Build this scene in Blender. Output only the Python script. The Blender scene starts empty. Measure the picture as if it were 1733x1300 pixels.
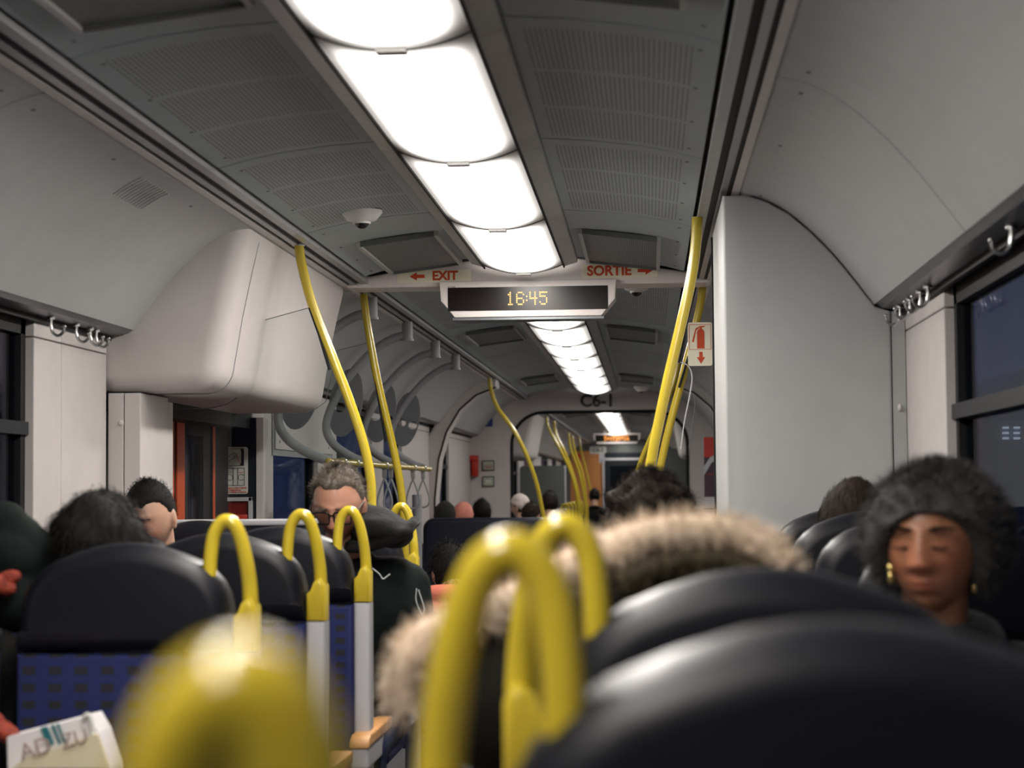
import bpy, bmesh, math, random
import numpy as np
from mathutils import Vector, Matrix

random.seed(7)
RNG = np.random.default_rng(11)
scene = bpy.context.scene
COL = scene.collection

# ------------------------------------------------------------------ camera
# x across the carriage (0 = centre line), y along it, z up from the seat-area floor.
FPX, CX, CZ = 3300.0, 0.568, 1.30
VPU, VPV, ROLL = 1098.0, 822.0, 0.012
CAM = Vector((CX, 0.0, CZ))
_d = Vector(((VPU - 866.5) / FPX, -(VPV - 650.0) / FPX, -1.0)).normalized()
_u = Vector((-math.sin(ROLL), math.cos(ROLL), 0.0)); _u = (_u - _d * _u.dot(_d)).normalized()
_r = _d.cross(_u)
RWC = Matrix((_r, _d, _u)).transposed()       # columns: where world x, y, z go in camera axes
RCW = RWC.transposed()
cam_d = bpy.data.cameras.new('camera')
cam = bpy.data.objects.new('camera', cam_d)
COL.objects.link(cam)
cam.matrix_world = Matrix.Translation(CAM) @ RCW.to_4x4()
cam_d.sensor_fit = 'HORIZONTAL'; cam_d.sensor_width = 36.0
cam_d.lens = 36.0 * FPX / 1733.0
cam_d.clip_start = 0.05; cam_d.clip_end = 300
cam_d.dof.use_dof = True
cam_d.dof.focus_distance = 8.6
cam_d.dof.aperture_fstop = 4.3
scene.camera = cam

# ------------------------------------------------------------------ world, exposure
world = bpy.data.worlds.new('dusk_sky'); scene.world = world
world.use_nodes = True
bg = world.node_tree.nodes['Background']
bg.inputs[0].default_value = (0.11, 0.14, 0.33, 1); bg.inputs[1].default_value = 0.30
vs = scene.view_settings
vs.view_transform = 'Standard'; vs.look = 'None'; vs.exposure = 0.0; vs.gamma = 1.0
vs.use_curve_mapping = False
scene.cycles.max_bounces = 7; scene.cycles.diffuse_bounces = 3; scene.cycles.glossy_bounces = 3
scene.cycles.caustics_reflective = False; scene.cycles.caustics_refractive = False
scene.cycles.adaptive_threshold = 0.03
LAMP = 46.0           # radiance in the middle of a ceiling diffuser
LAMP_COL = (1.0, 0.945, 0.885, 1)


def P(u, v, Y):
    """the point at distance Y down the carriage that the photograph shows at pixel (u, v)"""
    d = RCW @ Vector(((u - 866.5) / FPX, -(v - 650.0) / FPX, -1.0))
    return CAM + d * (Y / d.y)


def Yat(u, v, x):
    """how far down the carriage the wall plane at x is seen at pixel (u, v)"""
    d = RCW @ Vector(((u - 866.5) / FPX, -(v - 650.0) / FPX, -1.0))
    return (x - CX) * d.y / d.x


# ------------------------------------------------------------------ materials
MATS = {}


def mat(name, col, rough=0.5, metal=0.0, var=0.05, vscale=9.0, bump=0.0, bscale=60.0, coat=0.0, spec=0.5, emit=None, estr=0.0,
        sheen=0.0):
    m = bpy.data.materials.new(name); m.use_nodes = True
    nt = m.node_tree; b = nt.nodes['Principled BSDF']
    b.inputs['Roughness'].default_value = rough
    b.inputs['Metallic'].default_value = metal
    b.inputs['Specular IOR Level'].default_value = spec
    b.inputs['Coat Weight'].default_value = coat
    b.inputs['Coat Roughness'].default_value = 0.12
    b.inputs['Sheen Weight'].default_value = sheen
    tc = nt.nodes.new('ShaderNodeTexCoord')
    nz = nt.nodes.new('ShaderNodeTexNoise'); nz.inputs['Scale'].default_value = vscale; nz.inputs['Detail'].default_value = 4
    nt.links.new(tc.outputs['Object'], nz.inputs['Vector'])
    cr = nt.nodes.new('ShaderNodeValToRGB')
    cr.color_ramp.elements[0].position = 0.3; cr.color_ramp.elements[1].position = 0.7
    cr.color_ramp.elements[0].color = tuple(c * (1 - var) for c in col) + (1,)
    cr.color_ramp.elements[1].color = tuple(min(1, c * (1 + var)) for c in col) + (1,)
    nt.links.new(nz.outputs['Fac'], cr.inputs['Fac'])
    nt.links.new(cr.outputs['Color'], b.inputs['Base Color'])
    if bump:
        n2 = nt.nodes.new('ShaderNodeTexNoise'); n2.inputs['Scale'].default_value = bscale; n2.inputs['Detail'].default_value = 3
        nt.links.new(tc.outputs['Object'], n2.inputs['Vector'])
        bp = nt.nodes.new('ShaderNodeBump'); bp.inputs['Strength'].default_value = bump; bp.inputs['Distance'].default_value = 0.01
        nt.links.new(n2.outputs['Fac'], bp.inputs['Height']); nt.links.new(bp.outputs['Normal'], b.inputs['Normal'])
    if emit:
        b.inputs['Emission Color'].default_value = emit + (1,); b.inputs['Emission Strength'].default_value = estr
    MATS[name] = m
    return m


def math_node(nt, op, a, b=None, c=None):
    n = nt.nodes.new('ShaderNodeMath'); n.operation = op
    for i, v in enumerate((a, b, c)):
        if v is None: continue
        if isinstance(v, (int, float)): n.inputs[i].default_value = v
        else: nt.links.new(v, n.inputs[i])
    return n.outputs[0]


mat('white_panel', (0.60, 0.56, 0.545), 0.55, var=0.03, bump=0.02, bscale=300)
mat('cove_white', (0.455, 0.468, 0.468), 0.5, var=0.03, bump=0.02, bscale=300)
mat('ceiling_plain', (0.385, 0.45, 0.46), 0.55, var=0.03)
mat('trim_grey', (0.42, 0.42, 0.41), 0.35, var=0.12, vscale=3)
mat('rail_grey', (0.40, 0.41, 0.41), 0.35, metal=0.3, var=0.05)
mat('rail_white', (0.70, 0.66, 0.64), 0.4)
mat('dark_gap', (0.015, 0.016, 0.017), 0.7)
mat('window_strip', (0.13, 0.145, 0.155), 0.3, metal=0.4)
mat('black_rubber', (0.012, 0.013, 0.014), 0.6, spec=0.2)
mat('black_panel', (0.014, 0.017, 0.021), 0.5, spec=0.2)
mat('floor_grey', (0.09, 0.09, 0.10), 0.7, var=0.25, vscale=60)
mat('yellow_paint', (0.58, 0.44, 0.03), 0.22, coat=0.4, var=0.03)
mat('yellow_flange', (0.55, 0.41, 0.028), 0.35, var=0.03)
mat('seat_leather', (0.0055, 0.0062, 0.0095), 0.40, var=0.1, bump=0.03, bscale=220, spec=0.32)
mat('seat_shell', (0.006, 0.009, 0.024), 0.4, var=0.08)
mat('frame_grey', (0.50, 0.50, 0.52), 0.35, var=0.03)
mat('wood', (0.55, 0.27, 0.09), 0.4, var=0.2, vscale=30)
mat('steel', (0.55, 0.55, 0.55), 0.25, metal=0.9)
mat('arm_grey', (0.33, 0.34, 0.36), 0.4)
mat('plate_grey', (0.19, 0.20, 0.22), 0.45)
mat('vent_dark', (0.10, 0.11, 0.105), 0.5)
mat('camera_white', (0.72, 0.70, 0.68), 0.35)
mat('camera_black', (0.01, 0.01, 0.012), 0.08)
mat('display_white', (0.80, 0.74, 0.72), 0.35)
mat('screen_black', (0.010, 0.007, 0.006), 0.22, spec=0.22)
mat('led_amber', (0.3, 0.15, 0.02), 0.4, emit=(1.0, 0.55, 0.12), estr=1.25)
mat('led_orange', (0.3, 0.10, 0.02), 0.4, emit=(1.0, 0.35, 0.04), estr=1.6)
mat('sticker_cream', (0.90, 0.87, 0.68), 0.45)
mat('sticker_green', (0.42, 0.46, 0.36), 0.45)
mat('sticker_grey', (0.60, 0.60, 0.55), 0.45)
mat('print_red', (0.62, 0.065, 0.012), 0.45)
mat('print_black', (0.02, 0.02, 0.022), 0.5)
mat('print_grey', (0.35, 0.25, 0.22), 0.5)
mat('orange_paint', (0.62, 0.085, 0.018), 0.4)
mat('red_dark', (0.20, 0.015, 0.010), 0.35)
mat('red_poster', (0.55, 0.03, 0.015), 0.4)
mat('poster_dark', (0.06, 0.02, 0.04), 0.4)
mat('poster_white', (0.55, 0.55, 0.6), 0.4)
mat('blue_sticker', (0.03, 0.06, 0.25), 0.4)
mat('end_wall_orange', (0.50, 0.20, 0.055), 0.5, var=0.08)
mat('beige_cream', (0.70, 0.62, 0.42), 0.6)
mat('paper_white', (0.80, 0.76, 0.76), 0.6)
mat('teal_print', (0.02, 0.16, 0.18), 0.5)
mat('red_cloth', (0.22, 0.025, 0.010), 0.8, var=0.35, vscale=90, bump=0.4, bscale=120)
mat('black_cloth', (0.0045, 0.005, 0.005), 0.85, spec=0.15, var=0.2, vscale=14, bump=0.5, bscale=25, sheen=0.1)
mat('green_black_cloth', (0.0055, 0.0085, 0.0078), 0.85, spec=0.15, var=0.2, vscale=14, bump=0.5, bscale=22)
mat('olive_cloth', (0.010, 0.010, 0.007), 0.85, spec=0.15, var=0.2, vscale=12, bump=0.4, bscale=20)
mat('coral_cloth', (0.62, 0.17, 0.11), 0.85, var=0.08, bump=0.3, bscale=25)
mat('grey_cloth', (0.12, 0.12, 0.13), 0.85, bump=0.3, bscale=25)
mat('navy_cloth', (0.015, 0.02, 0.045), 0.85, spec=0.15, bump=0.3, bscale=25)
mat('denim', (0.04, 0.06, 0.13), 0.85, var=0.15, bump=0.2, bscale=90)
mat('piping_grey', (0.42, 0.44, 0.44), 0.5)
mat('pink_knit', (0.70, 0.26, 0.20), 0.9, bump=0.4, bscale=90)
mat('white_knit', (0.75, 0.66, 0.62), 0.9, bump=0.4, bscale=90)
mat('dark_knit', (0.016, 0.018, 0.012), 0.95, bump=0.5, bscale=90)
mat('hair_black', (0.0055, 0.005, 0.0045), 0.75, spec=0.22, var=0.3, vscale=40)
mat('hair_dark_brown', (0.014, 0.009, 0.006), 0.75, spec=0.22, var=0.4, vscale=40)
mat('hair_brown', (0.020, 0.012, 0.0065), 0.75, spec=0.22, var=0.4, vscale=50)
mat('hair_grey', (0.145, 0.12, 0.095), 0.75, spec=0.22, var=0.5, vscale=55)
mat('fur_grey', (0.038, 0.038, 0.036), 0.8, var=0.55, vscale=16)
mat('fur_cream', (0.70, 0.56, 0.42), 0.8, var=0.25, vscale=14)
mat('fur_dark', (0.05, 0.037, 0.015), 0.85, var=0.3, vscale=14)
mat('gold', (0.80, 0.62, 0.25), 0.25, metal=1.0)
mat('glasses_black', (0.01, 0.01, 0.01), 0.2)
mat('concrete', (0.16, 0.17, 0.21), 0.9, var=0.2, vscale=2)
mat('night_wall', (0.10, 0.11, 0.16), 0.9, var=0.3, vscale=1.3)
mat('tube_lamp', (0.8, 0.8, 0.8), 0.5, emit=(0.85, 0.93, 1.0), estr=1.6)
mat('slot_lamp', (0.8, 0.8, 0.8), 0.5, emit=(0.85, 0.93, 1.0), estr=0.55)
mat('slot_box_blue', (0.16, 0.19, 0.28), 0.6)
mat('reflection_pale', (0.45, 0.48, 0.58), 0.3)


def skin_mat(name, col, rough=0.42):
    m = mat(name, col, rough, var=0.06, vscale=25, bump=0.06, bscale=250)
    nt = m.node_tree; b = nt.nodes['Principled BSDF']
    at = nt.nodes.new('ShaderNodeAttribute'); at.attribute_name = 'tint'
    mx = nt.nodes.new('ShaderNodeMix'); mx.data_type = 'RGBA'; mx.blend_type = 'MULTIPLY'
    mx.inputs['Factor'].default_value = 1.0
    src = b.inputs['Base Color'].links[0].from_socket
    nt.links.new(src, mx.inputs['A']); nt.links.new(at.outputs['Color'], mx.inputs['B'])
    nt.links.new(mx.outputs['Result'], b.inputs['Base Color'])
    b.inputs['Subsurface Weight'].default_value = 0.08
    b.inputs['Subsurface Radius'].default_value = (0.02, 0.008, 0.004)
    return m


skin_mat('skin_ruddy', (0.56, 0.28, 0.19), 0.36)
skin_mat('skin_light', (0.56, 0.33, 0.235))
skin_mat('skin_brown', (0.37, 0.165, 0.088))


def fabric_mat():
    m = mat('seat_fabric', (0.007, 0.013, 0.085), 0.85, var=0.12, vscale=60, bump=0.15, bscale=400)
    nt = m.node_tree; b = nt.nodes['Principled BSDF']
    tc = nt.nodes.new('ShaderNodeTexCoord'); sx = nt.nodes.new('ShaderNodeSeparateXYZ')
    nt.links.new(tc.outputs['Object'], sx.inputs[0])
    def band(sock, pitch, width):
        f = math_node(nt, 'FRACT', math_node(nt, 'DIVIDE', math_node(nt, 'ADD', sock, 10.0), pitch))
        return math_node(nt, 'LESS_THAN', f, width / pitch)
    sq = math_node(nt, 'MULTIPLY', band(sx.outputs['X'], 0.055, 0.027), band(sx.outputs['Z'], 0.035, 0.017))
    mx = nt.nodes.new('ShaderNodeMix'); mx.data_type = 'RGBA'
    nt.links.new(sq, mx.inputs['Factor'])
    nt.links.new(b.inputs['Base Color'].links[0].from_socket, mx.inputs['A'])
    mx.inputs['B'].default_value = (0.010, 0.010, 0.016, 1)
    nt.links.new(mx.outputs['Result'], b.inputs['Base Color'])


fabric_mat()


def perforated_mat():
    # grey ceiling sheet with three bands of punched slots (object space, per panel)
    m = mat('ceiling_perforated', (0.385, 0.45, 0.46), 0.55, var=0.03)
    nt = m.node_tree; b = nt.nodes['Principled BSDF']
    tc = nt.nodes.new('ShaderNodeTexCoord'); sx = nt.nodes.new('ShaderNodeSeparateXYZ')
    nt.links.new(tc.outputs['Object'], sx.inputs[0])
    ax = math_node(nt, 'ABSOLUTE', sx.outputs['X'])
    y = sx.outputs['Y']
    inx = math_node(nt, 'LESS_THAN', ax, 0.20)
    yb = math_node(nt, 'DIVIDE', math_node(nt, 'ADD', y, 0.72), 0.48)      # three bands
    fb = math_node(nt, 'FRACT', yb)
    iny = math_node(nt, 'MULTIPLY', math_node(nt, 'LESS_THAN', math_node(nt, 'ABSOLUTE', y), 0.715), math_node(nt, 'GREATER_THAN', fb, 0.10))
    hx = math_node(nt, 'LESS_THAN', math_node(nt, 'FRACT', math_node(nt, 'DIVIDE', math_node(nt, 'ADD', sx.outputs['X'], 5), 0.0125)), 0.42)
    hy = math_node(nt, 'LESS_THAN', math_node(nt, 'FRACT', math_node(nt, 'DIVIDE', math_node(nt, 'ADD', y, 5), 0.03)), 0.72)
    h = math_node(nt, 'MULTIPLY', math_node(nt, 'MULTIPLY', hx, hy), math_node(nt, 'MULTIPLY', inx, iny))
    mx = nt.nodes.new('ShaderNodeMix'); mx.data_type = 'RGBA'
    nt.links.new(h, mx.inputs['Factor'])
    nt.links.new(b.inputs['Base Color'].links[0].from_socket, mx.inputs['A'])
    mx.inputs['B'].default_value = (0.19, 0.19, 0.19, 1)
    nt.links.new(mx.outputs['Result'], b.inputs['Base Color'])


perforated_mat()


def mesh_grille_mat():
    m = mat('vent_mesh', (0.20, 0.21, 0.205), 0.5)
    nt = m.node_tree; b = nt.nodes['Principled BSDF']
    tc = nt.nodes.new('ShaderNodeTexCoord'); sx = nt.nodes.new('ShaderNodeSeparateXYZ')
    nt.links.new(tc.outputs['Object'], sx.inputs[0])
    hx = math_node(nt, 'LESS_THAN', math_node(nt, 'FRACT', math_node(nt, 'MULTIPLY', math_node(nt, 'ADD', sx.outputs['X'], 5), 110)), 0.5)
    hy = math_node(nt, 'LESS_THAN', math_node(nt, 'FRACT', math_node(nt, 'MULTIPLY', math_node(nt, 'ADD', sx.outputs['Y'], 5), 40)), 0.6)
    mx = nt.nodes.new('ShaderNodeMix'); mx.data_type = 'RGBA'
    nt.links.new(math_node(nt, 'MULTIPLY', hx, hy), mx.inputs['Factor'])
    nt.links.new(b.inputs['Base Color'].links[0].from_socket, mx.inputs['A'])
    mx.inputs['B'].default_value = (0.06, 0.065, 0.06, 1)
    nt.links.new(mx.outputs['Result'], b.inputs['Base Color'])


mesh_grille_mat()


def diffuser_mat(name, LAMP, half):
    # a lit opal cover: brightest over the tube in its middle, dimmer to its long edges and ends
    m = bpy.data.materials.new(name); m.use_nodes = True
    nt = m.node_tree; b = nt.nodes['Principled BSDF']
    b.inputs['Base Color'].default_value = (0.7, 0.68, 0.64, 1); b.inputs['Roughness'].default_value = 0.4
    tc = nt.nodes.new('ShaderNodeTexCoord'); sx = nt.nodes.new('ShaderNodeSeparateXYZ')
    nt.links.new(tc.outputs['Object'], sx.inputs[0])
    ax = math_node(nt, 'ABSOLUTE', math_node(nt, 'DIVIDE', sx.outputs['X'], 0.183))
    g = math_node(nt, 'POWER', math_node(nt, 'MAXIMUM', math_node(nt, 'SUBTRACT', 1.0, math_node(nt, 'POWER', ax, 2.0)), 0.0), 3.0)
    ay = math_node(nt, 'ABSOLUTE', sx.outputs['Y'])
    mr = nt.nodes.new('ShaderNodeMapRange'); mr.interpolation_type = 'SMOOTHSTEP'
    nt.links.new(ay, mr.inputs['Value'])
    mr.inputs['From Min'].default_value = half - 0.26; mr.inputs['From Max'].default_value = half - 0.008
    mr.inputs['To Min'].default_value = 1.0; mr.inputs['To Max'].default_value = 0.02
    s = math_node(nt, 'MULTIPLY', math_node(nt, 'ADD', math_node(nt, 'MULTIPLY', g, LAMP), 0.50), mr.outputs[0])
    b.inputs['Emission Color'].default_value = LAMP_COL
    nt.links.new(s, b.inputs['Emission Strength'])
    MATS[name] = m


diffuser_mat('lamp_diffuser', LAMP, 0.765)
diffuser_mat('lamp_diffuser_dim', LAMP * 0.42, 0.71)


def glass_mat(name, tint, refl=1.0, rough=0.0):
    m = bpy.data.materials.new(name); m.use_nodes = True
    nt = m.node_tree; nt.nodes.remove(nt.nodes['Principled BSDF'])
    out = nt.nodes['Material Output']
    tr = nt.nodes.new('ShaderNodeBsdfTransparent'); tr.inputs[0].default_value = tint + (1,)
    gl = nt.nodes.new('ShaderNodeBsdfGlossy'); gl.inputs['Roughness'].default_value = rough
    fr = nt.nodes.new('ShaderNodeFresnel'); fr.inputs['IOR'].default_value = 1.45
    mx = nt.nodes.new('ShaderNodeMixShader')
    nt.links.new(math_node(nt, 'MULTIPLY', fr.outputs[0], refl), mx.inputs[0])
    nt.links.new(tr.outputs[0], mx.inputs[1]); nt.links.new(gl.outputs[0], mx.inputs[2])
    nt.links.new(mx.outputs[0], out.inputs['Surface'])
    MATS[name] = m


glass_mat('window_glass', (0.66, 0.70, 0.76), 0.30)
glass_mat('screen_glass', (0.95, 0.965, 0.96), 0.35)
glass_mat('lens_glass', (0.85, 0.82, 0.8), 0.7)

# ------------------------------------------------------------------ geometry helpers
WORLD = {}          # object name -> where its root stands


def smooth_path(pts, n=6):
    pts = [Vector(p) for p in pts]
    q = [pts[0] * 2 - pts[1]] + pts + [pts[-1] * 2 - pts[-2]]
    out = []
    for i in range(1, len(q) - 2):
        for k in range(n):
            t = k / n
            a, b, c, d = q[i - 1], q[i], q[i + 1], q[i + 2]
            out.append(0.5 * ((2 * b) + (c - a) * t + (2 * a - 5 * b + 4 * c - d) * t * t + (3 * b - a - 3 * c + d) * t ** 3))
    out.append(pts[-1])
    return out


class MB:
    def __init__(self):
        self.v = []; self.f = []

    def add(self, vs_, fs_):
        o = len(self.v)
        self.v += [Vector(p) for p in vs_]
        self.f += [tuple(i + o for i in f) for f in fs_]
        return self

    def box(self, x0, x1, y0, y1, z0, z1, M=None):
        vs_ = [Vector((x, y, z)) for x in (x0, x1) for y in (y0, y1) for z in (z0, z1)]
        if M is not None: vs_ = [M @ p for p in vs_]
        return self.add(vs_, [(0, 1, 3, 2), (4, 6, 7, 5), (0, 4, 5, 1), (2, 3, 7, 6), (0, 2, 6, 4), (1, 5, 7, 3)])

    def prism(self, poly, d0, d1, ax='y', M=None):
        """polygon in the plane across axis ax (y: (x,z), x: (y,z), z: (x,y)) carried from d0 to d1"""
        def mk(p, d):
            if ax == 'y': q = Vector((p[0], d, p[1]))
            elif ax == 'x': q = Vector((d, p[0], p[1]))
            else: q = Vector((p[0], p[1], d))
            return M @ q if M is not None else q
        n = len(poly)
        vs_ = [mk(p, d0) for p in poly] + [mk(p, d1) for p in poly]
        fs_ = [tuple(range(n - 1, -1, -1)), tuple(range(n, 2 * n))]
        fs_ += [(i, (i + 1) % n, n + (i + 1) % n, n + i) for i in range(n)]
        return self.add(vs_, fs_)

    def strip(self, prof, y0, y1, t):
        """an open cross-section (x, z) swept along y, t thick along its upward/outward normal"""
        pr = [Vector((p[0], p[1])) for p in prof]; n = len(pr); up = []
        for i in range(n):
            a = pr[max(i - 1, 0)]; b = pr[min(i + 1, n - 1)]; d = (b - a).normalized()
            nn = Vector((-d.y, d.x))
            if nn.y < 0 or (abs(nn.y) < 1e-6 and nn.x * pr[i].x < 0): nn = -nn
            up.append(pr[i] + nn * t)
        vs_ = []
        for y in (y0, y1):
            vs_ += [(p.x, y, p.y) for p in pr] + [(p.x, y, p.y) for p in up]
        fs_ = []; m = 2 * n
        for i in range(n - 1):
            fs_.append((i, i + 1, m + i + 1, m + i)); fs_.append((n + i, m + n + i, m + n + i + 1, n + i + 1))
            fs_.append((i, n + i, n + i + 1, i + 1)); fs_.append((m + i, m + i + 1, m + n + i + 1, m + n + i))
        fs_.append((0, m, m + n, n)); fs_.append((n - 1, 2 * n - 1, m + 2 * n - 1, m + n - 1))
        return self.add(vs_, fs_)

    def tube(self, pts, r, n=12, flat=None):
        pts = [Vector(p) for p in pts]; m = len(pts)
        rs = r if isinstance(r, (list, tuple)) else [r] * m
        if len(rs) != m: rs = [rs[0] + (rs[-1] - rs[0]) * i / (m - 1) for i in range(m)]
        t0 = (pts[1] - pts[0]).normalized()
        nn = t0.orthogonal().normalized(); vs_ = []
        for i in range(m):
            t = (pts[min(i + 1, m - 1)] - pts[max(i - 1, 0)]).normalized()
            nn = (nn - t * nn.dot(t)).normalized(); bb = t.cross(nn)
            for k in range(n):
                a = 2 * math.pi * k / n
                vs_.append(pts[i] + nn * math.cos(a) * rs[i] + bb * math.sin(a) * rs[i])
        fs_ = [(i * n + k, i * n + (k + 1) % n, (i + 1) * n + (k + 1) % n, (i + 1) * n + k) for i in range(m - 1) for k in range(n)]
        fs_ += [tuple(range(n - 1, -1, -1)), tuple(range((m - 1) * n, m * n))]
        return self.add(vs_, fs_)

    def ell(self, c, r, nu=20, nv=12, M=None):
        c = Vector(c); vs_ = []; fs_ = []
        if not isinstance(r, (list, tuple, Vector)): r = (r, r, r)
        for j in range(nv + 1):
            ph = math.pi * j / nv
            for i in range(nu):
                th = 2 * math.pi * i / nu
                p = Vector((r[0] * math.sin(ph) * math.cos(th), r[1] * math.sin(ph) * math.sin(th), r[2] * math.cos(ph)))
                vs_.append(c + (M @ p if M is not None else p))
        for j in range(nv):
            for i in range(nu):
                fs_.append((j * nu + i, (j + 1) * nu + i, (j + 1) * nu + (i + 1) % nu, j * nu + (i + 1) % nu))
        return self.add(vs_, fs_)

    def cap(self, a, b, ra, rb, n=16):
        """a tapered limb with round ends"""
        a = Vector(a); b = Vector(b); d = (b - a).normalized(); pts = []; rs = []
        for k in range(5):
            t = math.pi / 2 * k / 5 + 0.12
            pts.append(a - d * ra * math.cos(t)); rs.append(ra * math.sin(t))
        pts.append(a); rs.append(ra); pts.append(b); rs.append(rb)
        for k in range(5):
            t = math.pi / 2 * (k + 1) / 5 - 0.12
            pts.append(b + d * rb * math.sin(t)); rs.append(rb * math.cos(t))
        return self.tube(pts, rs, n)

    def slab(self, outline, y0, y1, r, ax='y', steps=4):
        """closed (x,z) outline (counter-clockwise seen from -y) with rounded front and back edges"""
        pl = [Vector((p[0], p[1])) for p in outline]; n = len(pl); nm = []
        area = sum(pl[i].x * pl[(i + 1) % n].y - pl[(i + 1) % n].x * pl[i].y for i in range(n))
        sgn = 1 if area > 0 else -1
        for i in range(n):
            d = (pl[(i + 1) % n] - pl[i - 1]).normalized()
            nm.append(Vector((d.y, -d.x)) * sgn)
        rings = []
        for k in range(steps + 1):
            a = math.pi / 2 * k / steps
            rings.append((y0 + r * (1 - math.sin(a)), r * (1 - math.cos(a))))
        rings = rings[::-1]
        rings += [(y1 - (y - y0), ins) for (y, ins) in rings[::-1]]
        vs_ = []
        for (y, ins) in rings:
            for i in range(n):
                q = pl[i] - nm[i] * ins
                vs_.append((q.x, y, q.y) if ax == 'y' else ((y, q.x, q.y) if ax == 'x' else (q.x, q.y, y)))
        fs_ = []
        for j in range(len(rings) - 1):
            for i in range(n):
                fs_.append((j * n + i, j * n + (i + 1) % n, (j + 1) * n + (i + 1) % n, (j + 1) * n + i))
        fs_ += [tuple(range(n - 1, -1, -1)), tuple(range((len(rings) - 1) * n, len(rings) * n))]
        return self.add(vs_, fs_)

    def build(self, name, m, parent=None, origin=None, smooth=True, angle=40, bevel=0.0):
        if origin is not None: o = Vector(origin)
        elif parent is not None: o = WORLD[parent.name]
        else:
            xs = [p.x for p in self.v]; ys = [p.y for p in self.v]; zs = [p.z for p in self.v]
            o = Vector(((min(xs) + max(xs)) / 2, (min(ys) + max(ys)) / 2, min(zs)))
        me = bpy.data.meshes.new(name)
        me.from_pydata([p - o for p in self.v], [], self.f)
        bm = bmesh.new(); bm.from_mesh(me); bmesh.ops.recalc_face_normals(bm, faces=bm.faces); bm.to_mesh(me); bm.free()
        ob = link(name, me, m, parent, o)
        if smooth: shade(me, angle)
        if bevel:
            md = ob.modifiers.new('edge', 'BEVEL'); md.width = bevel; md.segments = 3; md.limit_method = 'ANGLE'; md.angle_limit = math.radians(40)
        return ob


def shade(me, angle=40):
    me.polygons.foreach_set('use_smooth', [True] * len(me.polygons))
    try: me.set_sharp_from_angle(angle=math.radians(angle))
    except Exception: pass


def link(name, me, m, parent, o):
    ob = bpy.data.objects.new(name, me)
    if m is not None and len(me.materials) == 0: me.materials.append(MATS[m] if isinstance(m, str) else m)
    COL.objects.link(ob)
    if parent is not None:
        ob.parent = parent; ob.location = Vector(o) - WORLD[parent.name]; WORLD[ob.name] = Vector(o)
    else:
        ob.location = o; WORLD[ob.name] = Vector(o)
    return ob


def tag(o, label, cat, group=None):
    o['label'] = label; o['category'] = cat
    if group: o['group'] = group
    return o


def thing(name, loc, label, cat, group=None):
    o = bpy.data.objects.new(name, None); o.empty_display_size = 0.05
    COL.objects.link(o); o.location = loc; WORLD[o.name] = Vector(loc)
    return tag(o, label, cat, group)


def struct(o):
    o['kind'] = 'structure'
    return o


def copy_tree(o, parent=None):
    c = o.copy(); COL.objects.link(c); c.parent = parent
    for ch in list(o.children): copy_tree(ch, c)
    return c


def rect(x0, x1, z0, z1):
    return [(x0, z0), (x1, z0), (x1, z1), (x0, z1)]


def rrect(x0, x1, z0, z1, r, n=5):
    out = []
    for (cx, cz, a0) in ((x1 - r, z1 - r, 0), (x0 + r, z1 - r, 90), (x0 + r, z0 + r, 180), (x1 - r, z0 + r, 270)):
        for k in range(n + 1):
            a = math.radians(a0 + 90 * k / n)
            out.append((cx + r * math.cos(a), cz + r * math.sin(a)))
    return out


def text_mb(txt, size, origin, ax='y', depth=0.002, bold=0.0, xscale=1.0, M=None, flip=False):
    """lettering as thin solid geometry, centred on origin, read from -y"""
    cu = bpy.data.curves.new('lettering', 'FONT'); cu.body = txt; cu.size = size
    cu.align_x = 'CENTER'; cu.align_y = 'CENTER'; cu.extrude = depth / 2; cu.offset = bold; cu.resolution_u = 4
    ob = bpy.data.objects.new('lettering', cu); COL.objects.link(ob)
    dg = bpy.context.evaluated_depsgraph_get(); dg.update()
    me = bpy.data.meshes.new_from_object(ob.evaluated_get(dg))
    mb = MB(); o = Vector(origin)
    vs_ = []
    for vt in me.vertices:
        q = Vector((vt.co.x * xscale, -vt.co.z, vt.co.y))
        if M is not None: q = M @ q
        vs_.append(o + q)
    mb.add(vs_, [tuple(p.vertices) for p in me.polygons])
    bpy.data.objects.remove(ob); bpy.data.curves.remove(cu); bpy.data.meshes.remove(me)
    return mb

# ================================================================== THE CARRIAGE SHELL
COVE = [(0.875, 2.262), (0.955, 2.240), (1.035, 2.195), (1.110, 2.130), (1.185, 2.050), (1.250, 1.967), (1.31, 1.885)]
PITCH = 1.555
YENDC = 22.45 + 14 * 1.555
BAYS1 = [(4.34 + PITCH * k, 4.34 + PITCH * (k + 1)) for k in range(-5, 3)]
COVEJ = [-3.4, -0.6, 2.0, 4.58, 7.22, 9.36, 12.0, 14.7, 17.4, 21.7, 24.4, 27.1, 29.8, 32.5, 35.2, 37.9, 40.6, YENDC]
BAYS2 = [(9.45 + 1.445 * k, 9.45 + 1.445 * (k + 1)) for k in range(8)]
BAYS3 = [(22.45 + PITCH * k, 22.45 + PITCH * (k + 1)) for k in range(14)]
YEND = BAYS3[-1][1]
LOW = -0.25                       # floor level by the doors and beyond


def sx_(prof, s):
    return [(s * x, z) for (x, z) in prof]


fl = MB().box(-1.46, 1.46, -3.4, 7.1, -0.3, 0.0).box(-1.6, 1.6, 7.1, YEND + 0.3, LOW - 0.1, LOW)
struct(fl.build('floor', 'floor_grey', smooth=False))

ce = MB()
for s in (-1, 1):
    ce.strip(sx_([(0.0, 2.43), (0.25, 2.43), (0.74, 2.35), (0.88, 2.335), (1.0, 2.28), (1.2, 2.12), (1.36, 1.95), (1.47, 1.86)], s), -3.4, YEND + 0.3, 0.02)
ceiling = struct(ce.build('ceiling', 'dark_gap', origin=(0, 0, 2.3)))

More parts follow.
